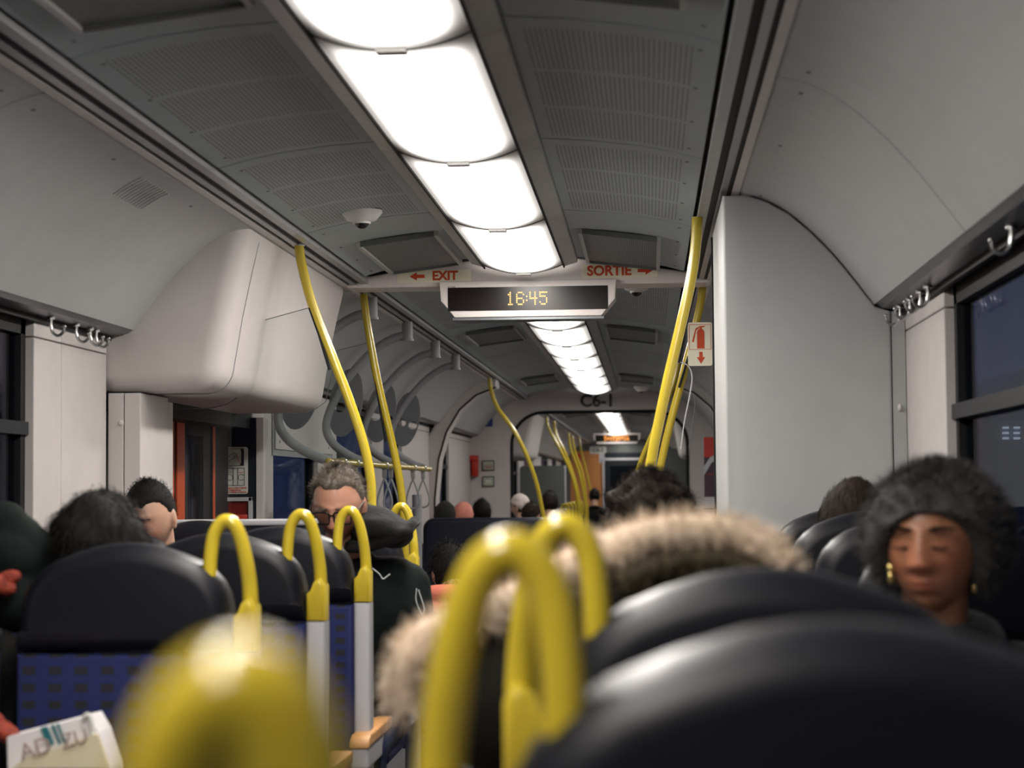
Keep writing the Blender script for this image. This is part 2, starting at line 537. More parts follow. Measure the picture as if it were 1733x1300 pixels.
PANEL = [(0.252, 2.362), (0.40, 2.352), (0.55, 2.333), (0.66, 2.311), (0.742, 2.288)]
VENT_BAYS = [(1, 4), (1, 7), (2, 2), (2, 6), (3, 3), (3, 9)]
screw_me = None
cove_cut = {}


def screw(parent, x, y, z):
    global screw_me
    if screw_me is None:
        m = MB().tube([(0, 0, 0.002), (0, 0, -0.0012)], 0.007, 8)
        ob = m.build('screw', 'vent_dark', origin=(0, 0, 0)); screw_me = ob.data
        bpy.data.objects.remove(ob)
    ob = bpy.data.objects.new('screw', screw_me); COL.objects.link(ob)
    ob.parent = parent; ob.location = Vector((x, y, z)) - WORLD[parent.name]


def zp(prof, x):
    x = abs(x)
    for (a, za), (b, zb) in zip(prof, prof[1:]):
        if a <= x <= b: return za + (zb - za) * (x - a) / (b - a)
    return prof[-1][1]


for car, bays in ((1, BAYS1), (2, BAYS2), (3, BAYS3)):
    for k, (y0, y1) in enumerate(bays):
        for s in (-1, 1):
            plain = (car, k) in VENT_BAYS
            pm = MB().strip(sx_(PANEL, s), y0 + 0.007, y1 - 0.007, 0.012)
            pn = pm.build('ceiling_panel', 'ceiling_plain' if plain else 'ceiling_perforated', ceiling, origin=(s * 0.49, (y0 + y1) / 2, 2.33))
            if car == 1 and k >= 3:
                for yy in (y0 + 0.12, y0 + 0.55, y1 - 0.55, y1 - 0.12):
                    screw(pn, s * 0.70, yy, zp(PANEL, 0.70))

for y0, y1 in zip(COVEJ, COVEJ[1:]):
    for s in (-1, 1):
        cm = MB().strip([(s * q.x, q.y) for q in smooth_path([(x, z, 0) for x, z in COVE], 3)], y0 + 0.006, y1 - 0.006, 0.012)
        cp = cm.build('cove_panel', 'cove_white', ceiling, origin=(s * 1.1, (y0 + y1) / 2, 2.1))
        if 1.5 < y0 < 9:
            for yy in (y0 + 0.12, y0 + 0.85, y1 - 0.85, y1 - 0.12):
                screw(cp, s * 0.945, yy, zp(COVE, 0.945))

# long rails each side of the ceiling
nt_ = 0
for s in (-1, 1):
    for (a, b) in ((-3.3, 9.3), (9.42, 21.7), (22.4, YEND)):
        nt_ += 1
        r = MB().box(*sorted((s * 0.757, s * 0.790)), a, b, 2.272, 2.31)
        t = struct(r.build('trim_%d' % nt_, 'rail_grey', smooth=False))
        MB().box(*sorted((s * 0.790, s * 0.815)), a, b, 2.277, 2.31).build('groove', 'dark_gap', t, smooth=False)
        MB().box(*sorted((s * 0.815, s * 0.838)), a, b, 2.268, 2.305).build('track', 'rail_grey', t, smooth=False)
        MB().box(*sorted((s * 0.838, s * 0.852)), a, b, 2.272, 2.30).build('groove', 'dark_gap', t, smooth=False)
        MB().prism(sx_([(0.852, 2.264), (0.876, 2.260), (0.880, 2.268), (0.858, 2.285)], s), a, b).build('lip', 'rail_white', t, smooth=False)
# grey trims along the light strip, pieces with joints
for s in (-1, 1):
    for bays in (BAYS1, BAYS2, BAYS3):
        nt_ += 1
        root = None
        for (a, b) in bays:
            m = MB().prism(sx_([(0.1845, 2.326), (0.248, 2.345), (0.250, 2.372), (0.1845, 2.372)], s), a + 0.062, b + 0.058)
            if root is None:
                root = struct(m.build('trim_%d' % nt_, 'trim_grey', smooth=False))
                MB().box(*sorted((s * 0.1825, s * 0.1895)), bays[0][0], bays[-1][1] + 0.05, 2.3185, 2.3275).build('lamp_seal', 'black_rubber', root, smooth=False)
            else: m.build('trim_piece', 'trim_grey', root, smooth=False)
# window-head strip under the cove
for s, spans in ((-1, ((-3.3, 7.13), (9.66, 21.7), (22.4, YEND))), (1, ((-3.3, 6.41), (7.44, 21.7), (22.4, YEND)))):
    for (a, b) in spans:
        nt_ += 1
        t = MB().strip(sx_([(1.308, 1.889), (1.335, 1.872), (1.362, 1.868), (1.412, 1.862)], s), a, b, 0.008)
        t = struct(t.build('trim_%d' % nt_, 'window_strip', smooth=False))
        MB().box(*sorted((s * 1.395, s * 1.412)), a, b, 1.846, 1.862).build('seal', 'black_rubber', t, smooth=False)

# ---- side walls with window openings
LWE = Yat(57, 700, -1.41); RWE = Yat(1600, 650, 1.41); LBX = Yat(181, 610, -1.41)
WL = [(-2.9, 0.2), (0.55, 3.2), (3.55, LWE), (10.2, 11.6), (12.3, 13.9), (14.5, 15.6), (18.0, 19.3), (24.0, 26.5), (27.2, 29.7), (31.0, 33.5), (36.0, 38.5), (40, 42)]
WR = [(-2.9, 0.2), (0.55, 2.5), (2.8, RWE), (10.2, 11.6), (12.3, 13.9), (14.5, 16.4), (24.0, 26.5), (27.2, 29.7), (31.0, 33.5), (36.0, 38.5), (40, 42)]
WZ0, WZ1, MUL = 0.72, 1.835, 1.48
wn = 0
for s, wins, nm, skip in ((-1, WL, 'wall_left', (7.13, 9.66)), (1, WR, 'wall_right', (99, 99))):
    edges = sorted([e for w in wins for e in w])
    solid = []; cur = -3.3
    for (a, b) in wins:
        solid.append((cur, a)); cur = b
    solid.append((cur, YEND))
    w = MB()
    w.box(*sorted((s * 1.425, s * 1.50)), -3.3, 7.13, LOW, WZ0 - 0.02)
    w.box(*sorted((s * 1.425, s * 1.50)), 9.66 if s < 0 else 7.13, YEND, LOW, WZ0 - 0.02)
    wall = struct(w.build(nm, 'dark_gap', origin=(s * 1.41, 5, 0), smooth=False))
    # facing panels
    cuts = {LWE: [LWE, Yat(104, 700, -1.41), LBX - 0.004], RWE: [RWE, Yat(1572, 650, 1.41), Yat(1541, 650, 1.41), 7.4]}
    for (a, b) in solid:
        segs = []
        if a in cuts: segs = list(zip(cuts[a], cuts[a][1:]))
        segs = segs or [(a, b)]
        if s < 0 and a == LWE: segs += [(9.66, b)]
        if s > 0 and a == RWE: segs += [(7.4, b)]
        for (p, q) in segs:
            MB().box(*sorted((s * 1.410, s * 1.47)), p + 0.0025, q - 0.0025, LOW, 1.796).build('wall_panel', 'white_panel', wall, smooth=False, bevel=0.004)
            MB().box(*sorted((s * 1.410, s * 1.47)), p + 0.0025, q - 0.0025, 1.800, 1.862).build('wall_cap', 'white_panel', wall, smooth=False, bevel=0.003)
    for (a, b) in wins:
        MB().box(*sorted((s * 1.410, s * 1.46)), a - 0.002, b + 0.002, LOW, WZ0).build('wall_panel', 'white_panel', wall, smooth=False)
        wn += 1
        f = MB()
        x0, x1 = sorted((s * 1.438, s * 1.485))
        f.box(x0, x1, a, a + 0.045, WZ0, WZ1 + 0.03); f.box(x0, x1, b - 0.045, b, WZ0, WZ1 + 0.03)
        f.box(x0, x1, a, b, WZ1 - 0.03, WZ1 + 0.03); f.box(x0, x1, a, b, WZ0, WZ0 + 0.05)
        wi = struct(f.build('window_%d' % wn, 'black_rubber', smooth=False))
        x0m, x1m = sorted((s * 1.425, s * 1.48))
        MB().slab([(x0m, MUL), (x1m, MUL), (x1m, MUL + 0.042), (x0m, MUL + 0.042)], a, b, 0.006).build('mullion', 'black_panel', wi)
        for (z0, z1) in ((WZ0 + 0.05, MUL), (MUL + 0.042, WZ1 - 0.03)):
            MB().box(*sorted((s * 1.458, s * 1.463)), a + 0.04, b - 0.04, z0, z1).build('pane', 'window_glass', wi, smooth=False)
struct(MB().box(-1.5, 1.5, -3.45, -3.35, LOW, 2.45).build('wall_back', 'white_panel', smooth=False))

# ---- beam over the first vestibule
beam_poly = [(-0.885, 2.266), (-0.85, 2.254), (0.85, 2.254), (0.885, 2.266), (0.885, 2.296), (0.74, 2.312), (0.5, 2.348), (0.25, 2.378), (-0.25, 2.378), (-0.5, 2.348), (-0.74, 2.312), (-0.885, 2.296)]
struct(MB().prism(beam_poly, 9.20, 9.42).build('trim_90', 'display_white', smooth=False, bevel=0.008))

# ---- bulkhead to the next carriage with its passage, lettered C6-1
def bulkhead(y0, y1, name, m, xl=-0.95, xr=1.0, zt=2.125, rad=0.36):
    po = [(-1.5, LOW), (-1.5, 1.9), (-1.36, 1.98), (-0.9, 2.34), (0, 2.44), (0.9, 2.34), (1.36, 1.98), (1.5, 1.9), (1.5, LOW), (xr, LOW)]
    for k in range(9):
        a = math.pi / 2 * k / 8
        po.append((xr - rad + rad * math.cos(a), zt - rad + rad * math.sin(a)))
    for k in range(9):
        a = math.pi / 2 + math.pi / 2 * k / 8
        po.append((xl + rad + rad * math.cos(a), zt - rad + rad * math.sin(a)))
    po.append((xl, LOW))
    b = struct(MB().prism(po, y0, y1).build(name, m, smooth=False))
    ring = [Vector((x, y0 - 0.004, z)) for (x, z) in po[9:]]
    MB().tube(ring, 0.018, 8).build('edge_seal', 'black_rubber', b)
    return b


bh = bulkhead(21.7, 21.85, 'wall_gangway', 'white_panel')
bulkhead(21.85, 22.4, 'wall_bellows', 'plate_grey', -0.98, 1.03, 2.15)
text_mb('C6-1', 0.19, P(1011, 679, 21.69), bold=0.007).build('lettering', 'print_black', bh, smooth=False)
# vaulted end pieces before it
for s, nm in ((-1, 'trim_91'), (1, 'trim_92')):
    inn = [(0.80, 2.20), (0.98, 2.13), (1.13, 2.00), (1.25, 1.80), (1.325, 1.55), (1.36, 1.2), (1.37, LOW)]
    out = [(1.45, LOW), (1.45, 1.7), (1.33, 1.92), (1.16, 2.1), (0.98, 2.24), (0.80, 2.29)]
    struct(MB().prism(sx_(inn + out, s), 17.55, 17.95).build(nm, 'white_panel', bevel=0.01))
    MB().tube([(s * x, 17.54, z) for x, z in inn], 0.008, 6).build('edge_seal', 'black_rubber', bpy.data.objects[nm])

# ---- far end wall of the second carriage: ochre panels either side of a dark door
ew = struct(MB().box(-1.5, 1.5, YEND + 0.02, YEND + 0.1, LOW, 2.45).build('wall_far', 'vent_dark', smooth=False))
MB().box(-1.2, -0.47, YEND + 0.005, YEND + 0.02, LOW, 2.1).build('wall_panel', 'end_wall_orange', ew, smooth=False)
MB().box(0.47, 1.2, YEND + 0.005, YEND + 0.02, LOW, 1.95).build('wall_panel', 'end_wall_orange', ew, smooth=False)
dr = struct(MB().box(-0.42, 0.42, YEND - 0.03, YEND + 0.02, LOW, 2.05).build('door_2', 'black_panel', smooth=False))
MB().box(-0.46, 0.46, YEND - 0.035, YEND - 0.03, 1.88, 1.93).build('door_frame', 'frame_grey', dr, smooth=False)
MB().box(-0.47, -0.43, YEND - 0.05, YEND - 0.0, LOW, 1.93).build('door_frame', 'frame_grey', dr, smooth=False)
MB().box(-0.30, 0.30, YEND - 0.036, YEND - 0.031, 0.9, 1.75).build('pane', 'window_glass', dr, smooth=False)

# ================================================================== CEILING LIGHTS
ORD = ['first', 'second', 'third', 'fourth', 'fifth', 'sixth', 'seventh', 'eighth', 'ninth', 'tenth', 'eleventh', 'twelfth', 'thirteenth', 'fourteenth']
seg = 14
arc = [(0.1848 * math.sin(a) / math.sin(0.42), 2.331 - 0.040 * (math.cos(a) - math.cos(0.42)) / (1 - math.cos(0.42))) for a in [(-0.42 + 0.84 * i / seg) for i in range(seg + 1)]]
light_data = None
for car, bays in ((1, BAYS1), (2, BAYS2), (3, BAYS3)):
    for k, (y0, y1) in enumerate(bays):
        yc = (y0 + y1) / 2
        if car == 1 and k < 2: continue
        if car == 1:
            lab = {4: 'opal ceiling diffuser cut by the upper edge of the photo',
                   5: 'longest fully visible opal ceiling diffuser, second of the near strip', 6: 'opal ceiling diffuser, third of the near strip, above the dome camera',
                   7: 'opal ceiling diffuser ending at the exit sign beam', 2: 'opal ceiling diffuser above the closest blurred yellow handle', 3: 'opal ceiling diffuser above the large blurred seat back'}[k]
        elif car == 2:
            lab = 'opal ceiling diffuser, %s beyond the time display' % ORD[k]
        else:
            lab = 'opal ceiling diffuser, %s beyond the C6-1 passage' % ORD[k]
        t = thing('ceiling_light', (0, yc, 2.33), lab, 'ceiling light', 'diffusers of the ceiling light strip')
        h = (y1 - y0) / 2 - 0.0005
        m = MB()
        vs_ = [(x, yc - h, z) for x, z in arc] + [(x, yc + h, z) for x, z in arc]
        n = len(arc)
        m.add(vs_, [(i, i + 1, n + i + 1, n + i) for i in range(n - 1)])
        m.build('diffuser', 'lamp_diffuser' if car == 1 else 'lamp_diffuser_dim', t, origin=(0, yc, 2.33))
        MB().strip([(x, z - 0.003) for x, z in arc], y1 - 0.006, y1 + 0.006, 0.0025).build('end_rib', 'vent_dark', t)
        MB().box(-0.035, 0.035, y1 - 0.028, y1 + 0.012, 2.279, 2.292).build('clip', 'trim_grey', t, smooth=False, bevel=0.003)
        MB().box(-0.188, 0.188, y0, y1, 2.385, 2.39).build('tray', 'dark_gap', t, smooth=False)

# ================================================================== THINGS ON THE CEILING
def vent(x0, x1, y0, y1, lab):
    s = 1 if x0 > 0 else -1
    t = thing('ceiling_vent', ((x0 + x1) / 2, (y0 + y1) / 2, zp(PANEL, (x0 + x1) / 2) - 0.02), lab, 'air vent', 'air return grilles in the ceiling')
    a, b = sorted((abs(x0), abs(x1)))
    za, zb = zp(PANEL, a) - 0.014, zp(PANEL, b) - 0.014
    def q(x, y, dz): return Vector((s * x, y, za + (zb - za) * (x - a) / (b - a) + dz))
    def bar(xa, xb, ya, yb, d0, d1, nm, mt):
        m = MB(); vs_ = [q(x, y, d) for x in (xa, xb) for y in (ya, yb) for d in (d0, d1)]
        m.add(vs_, [(0, 1, 3, 2), (4, 6, 7, 5), (0, 4, 5, 1), (2, 3, 7, 6), (0, 2, 6, 4), (1, 5, 7, 3)])
        m.build(nm, mt, t, smooth=False)
    w = 0.016
    bar(a, a + w, y0, y1, -0.006, 0.016, 'frame', 'trim_grey'); bar(b - w, b, y0, y1, -0.006, 0.016, 'frame', 'trim_grey')
    bar(a + w, b - w, y0, y0 + w, -0.006, 0.016, 'frame', 'vent_dark'); bar(a + w, b - w, y1 - w, y1, -0.006, 0.016, 'frame', 'vent_dark')
    bar(a + w, b - w, y0 + w, y1 - w, 0.004, 0.010, 'mesh_sheet', 'vent_mesh')


vent(-0.63, -0.29, 7.98, 9.05, 'square air grille left of the light strip, just before the EXIT sign')
vent(0.29, 0.63, 7.98, 9.05, 'square air grille right of the light strip, just before the SORTIE sign')
vent(-0.66, -0.27, 3.15, 4.12, 'dark air grille at the upper left edge of the photo')
vent(0.27, 0.66, 3.15, 4.05, 'dark air grille at the upper edge of the photo, right of the light strip')
vent(-0.64, -0.29, 12.75, 13.8, 'air grille under the time display, left of the far light strip')
vent(0.29, 0.64, 12.75, 13.8, 'air grille under the time display, right of the far light strip')
vent(-0.64, -0.29, 18.3, 19.3, 'small air grille left of the strip, just before the C6-1 passage')
vent(0.29, 0.64, 18.3, 19.3, 'small air grille right of the strip, just before the C6-1 passage')
vent(-0.64, -0.29, 27.4, 28.4, 'far air grille left of the strip in the next carriage')
vent(0.29, 0.64, 27.4, 28.4, 'far air grille right of the strip in the next carriage')


def dome_camera(x, y, z, lab, sc=1.0):
    t = thing('dome_camera', (x, y, z), lab, 'security camera', 'dome cameras on the ceiling')
    prof = [(0.072, 0.004), (0.072, -0.006), (0.050, -0.034), (0.030, -0.040)]
    m = MB(); n = 24; vs_ = []
    for r, dz in prof:
        for k in range(n):
            a = 2 * math.pi * k / n
            f = 1.0 + 0.10 * math.cos(2 * a)
            vs_.append((x + r * sc * f * math.cos(a), y + r * sc * math.sin(a), z + dz * sc))
    fs_ = [(j * n + i, j * n + (i + 1) % n, (j + 1) * n + (i + 1) % n, (j + 1) * n + i) for j in range(3) for i in range(n)]
    fs_ += [tuple(range(n)), tuple(range(3 * n, 4 * n))]
    m.add(vs_, fs_); hs_ = m.build('housing', 'camera_white', t)
    MB().ell((x, y, z - 0.036 * sc), 0.030 * sc, 20, 12).build('dome', 'camera_black', hs_)
    MB().tube([(x, y, z - 0.036 * sc), (x, y, z - 0.047 * sc)], 0.034 * sc, 20).build('collar', 'camera_white', hs_)


pc = P(612, 355, 7.24); dome_camera(pc.x, 7.24, zp(PANEL, pc.x), 'white dome camera left of the light strip, before the EXIT sign')
pc = P(1077, 482, 9.9); dome_camera(pc.x, 9.9, zp(PANEL, pc.x) - 0.01, 'white dome camera with black lens hanging under the SORTIE sign')
pc = P(1085, 652, 20.2); dome_camera(pc.x, 20.4, zp(PANEL, pc.x) - 0.01, 'distant dome camera to the right above the C6-1 lettering', 1.0)

# slotted grille in the left cove
def cove_hit(u, v):
    best = None
    for i in range(400):
        Y = 3.0 + i * 0.02
        q = P(u, v, Y)
        if 0.875 < abs(q.x) < 1.31:
            d = abs(q.z - zp(COVE, q.x))
            if best is None or d < best[0]: best = (d, q)
    return best[1]


g0 = cove_hit(240, 327)
t = thing('slot_grille', g0, 'small grille of short slanted slots in the left cove panel', 'air vent')
for k in range(11):
    yy = g0.y - 0.16 + 0.032 * k
    pr = [(-x, zp(COVE, x) - 0.0015) for x in np.linspace(abs(g0.x) - 0.045, abs(g0.x) + 0.045, 5)]
    MB().strip(pr, yy - 0.006, yy + 0.006, 0.002).build('slot', 'trim_grey', t)

# ================================================================== SIGNS ON THE BEAM, TIME DISPLAY
def arrow(c, w, h, dirn, y):
    """flat arrow in the x-z plane; dirn 'l','r','d'"""
    pts = [(-0.5, 0), (-0.02, 0.5), (-0.02, 0.2), (0.5, 0.2), (0.5, -0.2), (-0.02, -0.2), (-0.02, -0.5)]
    out = []
    for (a, b) in pts:
        if dirn == 'l': q = (a * w, b * h)
        elif dirn == 'r': q = (-a * w, b * h)
        else: q = (b * w, a * h)
        out.append((c.x + q[0], c.z + q[1]))
    return MB().prism(out, y, y + 0.001)


def exit_sign(u0, u1, v0, v1, txt, tu, au, dirn, lab):
    Y = 9.196
    a, b = P(u0, (v0 + v1) / 2, Y), P(u1, (v0 + v1) / 2, Y)
    zc = (a.z + b.z) / 2; hz = (P(u0, v0, Y).z - P(u0, v1, Y).z) / 2
    t = thing('exit_sign', ((a.x + b.x) / 2, Y, zc), lab, 'sign', 'exit stickers on the ceiling beam')
    MB().prism(rrect(a.x, b.x, zc - hz, zc + hz, 0.008), Y, Y + 0.004).build('sticker', 'sticker_cream', t, smooth=False)
    ct = P(tu, (v0 + v1) / 2, Y)
    text_mb(txt, hz * 2.0, (ct.x, Y - 0.001, zc), bold=0.0022, xscale=1.0).build('lettering', 'print_red', t, smooth=False)
    ca = P(au, (v0 + v1) / 2, Y)
    arrow(Vector((ca.x, Y, zc)), 0.072, 0.040, dirn, Y - 0.0015).build('arrow', 'print_red', t, smooth=False)


exit_sign(672, 797, 457, 478, 'EXIT', 753, 706, 'l', 'cream sticker reading EXIT with red arrow pointing left')
exit_sign(984, 1113, 447, 470, 'SORTIE', 1031, 1092, 'r', 'cream sticker reading SORTIE with red arrow pointing right')

FONT = {'1': ['00100', '01100', '00100', '00100', '00100', '00100', '01110'],
        '6': ['01110', '10001', '10000', '11110', '10001', '10001', '01110'],
        ':': ['0', '0', '1', '0', '1', '0', '0'],
        '4': ['10010', '10010', '10010', '11111', '00010', '00010', '00010'],
        '5': ['11111', '10000', '11110', '00001', '00001', '10001', '01110']}


def display(Y, c, W, H, lab, near):
    """hanging sign box: white front with cut lower corners, black dot-matrix window"""
    x0, x1 = c.x - W / 2, c.x + W / 2; z1 = c.z + H / 2; z0 = c.z - H / 2
    ch = 0.055
    t = thing('time_display' if near else 'destination_display', (c.x, Y, z0), lab, 'display')
    body = [(x0 + ch * 1.3, z0), (x1 - ch * 1.3, z0), (x1 - 0.02, z0 + H * 0.36), (x1 - 0.004, z0 + H * 0.46), (x1, z1), (x0, z1), (x0 + 0.004, z0 + H * 0.46), (x0 + 0.02, z0 + H * 0.36)]
    MB().slab(body, Y, Y + 0.17, 0.008, steps=2).build('housing', 'display_white', t, angle=30)
    sw = W * 0.905 / 2; s0, s1 = c.z - H * 0.32, c.z + H * 0.32
    MB().prism(rect(c.x - sw, c.x + sw, s0, s1), Y - 0.003, Y).build('screen', 'screen_black', t, smooth=False)
    if near:
        MB().box(c.x - W / 2 + 0.06, c.x + W / 2 - 0.06, Y + 0.012, Y + 0.16, z0 - 0.012, z0).build('under_tray', 'window_strip', t, smooth=False)
        dp = 0.0093; cur = P(858, 505, Y).x
        zc = P(892, 505, Y).z
        for ch_ in '16:45':
            g = FONT[ch_]; m = MB()
            for r, row in enumerate(g):
                for k, bit in enumerate(row):
                    if bit == '1':
                        px, pz = cur + k * dp * 0.84, zc + (3 - r) * dp
                        m.prism([(px + 0.0037 * math.cos(a), pz + 0.0043 * math.sin(a)) for a in [i * math.pi / 3 for i in range(6)]], Y - 0.0045, Y - 0.003)
            m.build('lit_digit', 'led_amber', t, smooth=False)
            cur += (len(g[0]) + 1.0) * dp * 0.84
        q = P(764, 487.5, Y)
        text_mb('GSP', 0.020, (q.x, Y - 0.001, q.z), bold=0.0).build('lettering', 'print_black', t, smooth=False)
    else:
        # blurred amber characters in the far window
        m = MB(); rr = random.Random(3)
        for k in range(9):
            for r in range(7):
                for b in range(4):
                    if rr.random() < 0.62:
                        px = c.x - 0.235 + (k * 5 + b) * 0.0105; pz = c.z + (3 - r) * 0.013
                        m.box(px, px + 0.009, Y - 0.0045, Y - 0.003, pz - 0.005, pz + 0.005)
        m.build('lit_dots', 'led_orange', t, smooth=False)
        MB().box(c.x - 0.25, c.x - 0.2, Y + 0.05, Y + 0.1, z1, 2.40).build('hanger', 'frame_grey', t, smooth=False)
        MB().box(c.x + 0.2, c.x + 0.25, Y + 0.05, Y + 0.1, z1, 2.40).build('hanger', 'frame_grey', t, smooth=False)


a, b = P(744, 506, 9.15), P(1043, 506, 9.15)
zt, zb = P(893, 474, 9.15).z, P(893, 536, 9.15).z
display(9.15, Vector(((a.x + b.x) / 2, 9.15, (zt + zb) / 2)), b.x - a.x, zt - zb, 'white hanging display showing 16:45 in amber dots', True)
a, b = P(1004, 742, 36), P(1084, 742, 36)
zt, zb = P(1043, 733, 36).z, P(1043, 751, 36).z
display(36, Vector(((a.x + b.x) / 2, 36, (zt + zb) / 2)), b.x - a.x, zt - zb, 'small distant display with orange text in the next carriage', False)

# ================================================================== DOOR COVER BOX, DOOR, PILLARS (left vestibule)
rb = [(-1.50, 1.662)]
for k in range(7):
    a = -math.pi / 2 + (math.pi / 2 - 0.12) * k / 6
    rb.append((-1.085 + 0.095 * math.cos(a), 1.757 + 0.095 * math.sin(a)))
rb += [(-0.955, 1.95), (-0.918, 2.12), (-0.89, 2.236), (-0.885, 2.30), (-0.95, 2.345), (-1.08, 2.29), (-1.17, 2.21), (-1.26, 2.11), (-1.33, 2.02), (-1.39, 1.95), (-1.50, 1.95)]
dc = thing('door_cover', (-1.15, 8.2, 1.66), 'big rounded off-white cover box above the left door', 'door cover')
MB().slab(rb, LBX, 9.34, 0.07, steps=6).build('shell', 'white_panel', dc)
# seam of the lift-up flap
sm = [P(u, v, 0) if False else None for (u, v) in ()]
seam_y = LBX + 0.23
seam = [(-1.41, 1.6605), (-1.2, 1.6605), (-1.085, 1.6605)] + [(x - 0.0, z) for (x, z) in rb[2:8]] + [(-0.955, 1.95), (-0.918, 2.12), (-0.892, 2.232)]
MB().tube([(x + 0.0005, seam_y, z - 0.0005) for (x, z) in seam], 0.0022, 6).build('flap_seam', 'plate_grey', dc)

pil = thing('door_pillar', (-1.35, 7.3, 0), 'narrow off-white pillar with round button under the cover box', 'pillar')
MB().box(-1.408, -1.350, LBX + 0.008, 7.5, LOW, 1.655).build('panel', 'white_panel', pil, smooth=False, bevel=0.003)
MB().box(-1.347, -1.287, LBX + 0.008, 7.44, LOW, 1.655).build('panel', 'white_panel', pil, smooth=False, bevel=0.003)
MB().box(-1.345, -1.287, 7.443, 7.52, LOW, 1.64).build('panel', 'white_panel', pil, smooth=False, bevel=0.003)
q = P(205, 716, LBX + 0.008)
MB().ell((q.x, LBX + 0.006, q.z), (0.011, 0.007, 0.011), 14, 8).build('button', 'rail_white', pil)

DX = -1.55
D0, D1, D2, D3, D4 = [Yat(u, 770, DX + 0.022) for u in (295, 300, 313, 345, 357)]
dw = struct(MB().box(DX - 0.08, DX - 0.04, 7.1, 9.7, LOW, 1.75).box(DX - 0.06, DX + 0.1, 7.4, 9.6, 1.60, 1.75).build('door_1', 'black_panel', smooth=False))
dw.data.clear_geometry()
fm = MB().box(DX - 0.03, DX + 0.03, 7.35, 7.55, LOW, 1.72).box(DX - 0.03, DX + 0.14, 7.35, 9.62, 1.60, 1.70).box(DX - 0.03, DX + 0.03, D4, 9.62, LOW, 1.60)
o_ = fm.build('door_header', 'black_panel', dw, smooth=False)
dl = MB().box(DX - 0.02, DX + 0.02, 7.55, 7.68, LOW, 1.60).box(DX - 0.02, DX + 0.02, 7.68, D0 - 0.03, LOW, 0.45).box(DX - 0.02, DX + 0.02, 7.68, D0 - 0.03, 1.5, 1.6).build('leaf', 'black_panel', dw, smooth=False)
MB().box(DX - 0.022, DX + 0.022, D0 - 0.035, D0, LOW, 1.60).build('leaf_edge', 'orange_paint', dl, smooth=False)
MB().box(DX - 0.003, DX + 0.003, 7.68, D0 - 0.03, 0.45, 1.5).build('pane', 'window_glass', dl, smooth=False)
MB().box(DX - 0.02, DX + 0.015, D0 + 0.004, D1 - 0.004, LOW, 1.60).build('rubber_edge', 'black_rubber', dw, smooth=False)
dl = MB().box(DX - 0.02, DX + 0.02, D3, D4, LOW, 1.60).box(DX - 0.02, DX + 0.02, D2, D3, LOW, 0.45).box(DX - 0.02, DX + 0.02, D2, D3, 1.55, 1.6).build('leaf', 'black_panel', dw, smooth=False)
MB().box(DX - 0.022, DX + 0.022, D1, D2, LOW, 1.60).build('leaf_edge', 'orange_paint', dl, smooth=False)
MB().box(DX - 0.003, DX + 0.003, D2, D3, 0.45, 1.55).build('pane', 'window_glass', dl, smooth=False)
MB().box(DX - 0.02, DX + 0.032, D4 + 0.005, D4 + 0.05, LOW, 1.60).build('door_jamb', 'orange_paint', dw, smooth=False)

fp = thing('door_post', (-1.45, 9.7, LOW), 'black pillar face beyond the left door carrying the emergency release', 'pillar')
a, b = P(362, 780, 9.6), P(431, 780, 9.6)
MB().box(a.x - 0.03, b.x, 9.6, 9.72, LOW, 1.655).build('face', 'black_panel', fp, smooth=False)
c2 = P(446, 780, 9.6)
MB().box(b.x + 0.006, c2.x, 9.602, 9.72, LOW, 1.655).build('white_edge', 'white_panel', fp, smooth=False, bevel=0.003)

# emergency sticker
Y = 9.594
a, b = P(377, 757, Y), P(419.5, 836, Y)
es = thing('emergency_sticker', ((a.x + b.x) / 2, Y, b.z), 'grey sticker with two black pictograms above the red release', 'sign')
MB().prism(rrect(a.x, b.x, b.z, a.z, 0.012), Y, Y + 0.005).build('sticker', 'sticker_grey', es, smooth=False)


def ep(fx, fz):        # fractions of the sticker
    return (a.x + (b.x - a.x) * fx, Y - 0.001, a.z + (b.z - a.z) * fz)


ln = MB()
def line(pts, r=0.0016): ln.tube([ep(*p) for p in pts], r, 6)
line([(0.15, 0.03), (0.84, 0.03), (0.84, 0.40), (0.15, 0.40), (0.15, 0.03)])
line([(0.15, 0.45), (0.86, 0.45), (0.86, 0.82), (0.15, 0.82), (0.15, 0.45)])
line([(0.42, 0.45), (0.42, 0.82)]); line([(0.60, 0.45), (0.60, 0.82)])
line([(0.15, 0.60), (0.3, 0.58), (0.40, 0.62), (0.40, 0.68), (0.3, 0.71), (0.15, 0.69)], 0.0012)
line([(0.86, 0.60), (0.72, 0.58), (0.62, 0.62), (0.62, 0.68), (0.72, 0.71), (0.86, 0.69)], 0.0012)
line([(0.16, 0.28), (0.26, 0.18), (0.42, 0.13), (0.58, 0.15), (0.56, 0.19), (0.44, 0.20), (0.50, 0.23), (0.40, 0.25), (0.30, 0.27), (0.20, 0.34)], 0.0014)
ln.build('pictogram', 'print_black', es)
MB().prism([(ep(0.70, 0)[0], ep(0, 0.04)[2]), (ep(0.83, 0)[0], ep(0, 0.04)[2]), (ep(0.83, 0)[0], ep(0, 0.39)[2]), (ep(0.68, 0)[0], ep(0, 0.39)[2]), (ep(0.74, 0)[0], ep(0, 0.33)[2]), (ep(0.74, 0)[0], ep(0, 0.1)[2])], Y - 0.0015, Y - 0.0005).build('pictogram', 'print_black', es, smooth=False)
MB().tube([ep(0.54, 0.17), ep(0.70, 0.35)], 0.0016, 6).tube([ep(0.2, 0.54), ep(0.38, 0.54)], 0.0013, 6).tube([ep(0.64, 0.54), ep(0.82, 0.54)], 0.0013, 6).build('red_mark', 'print_red', es)
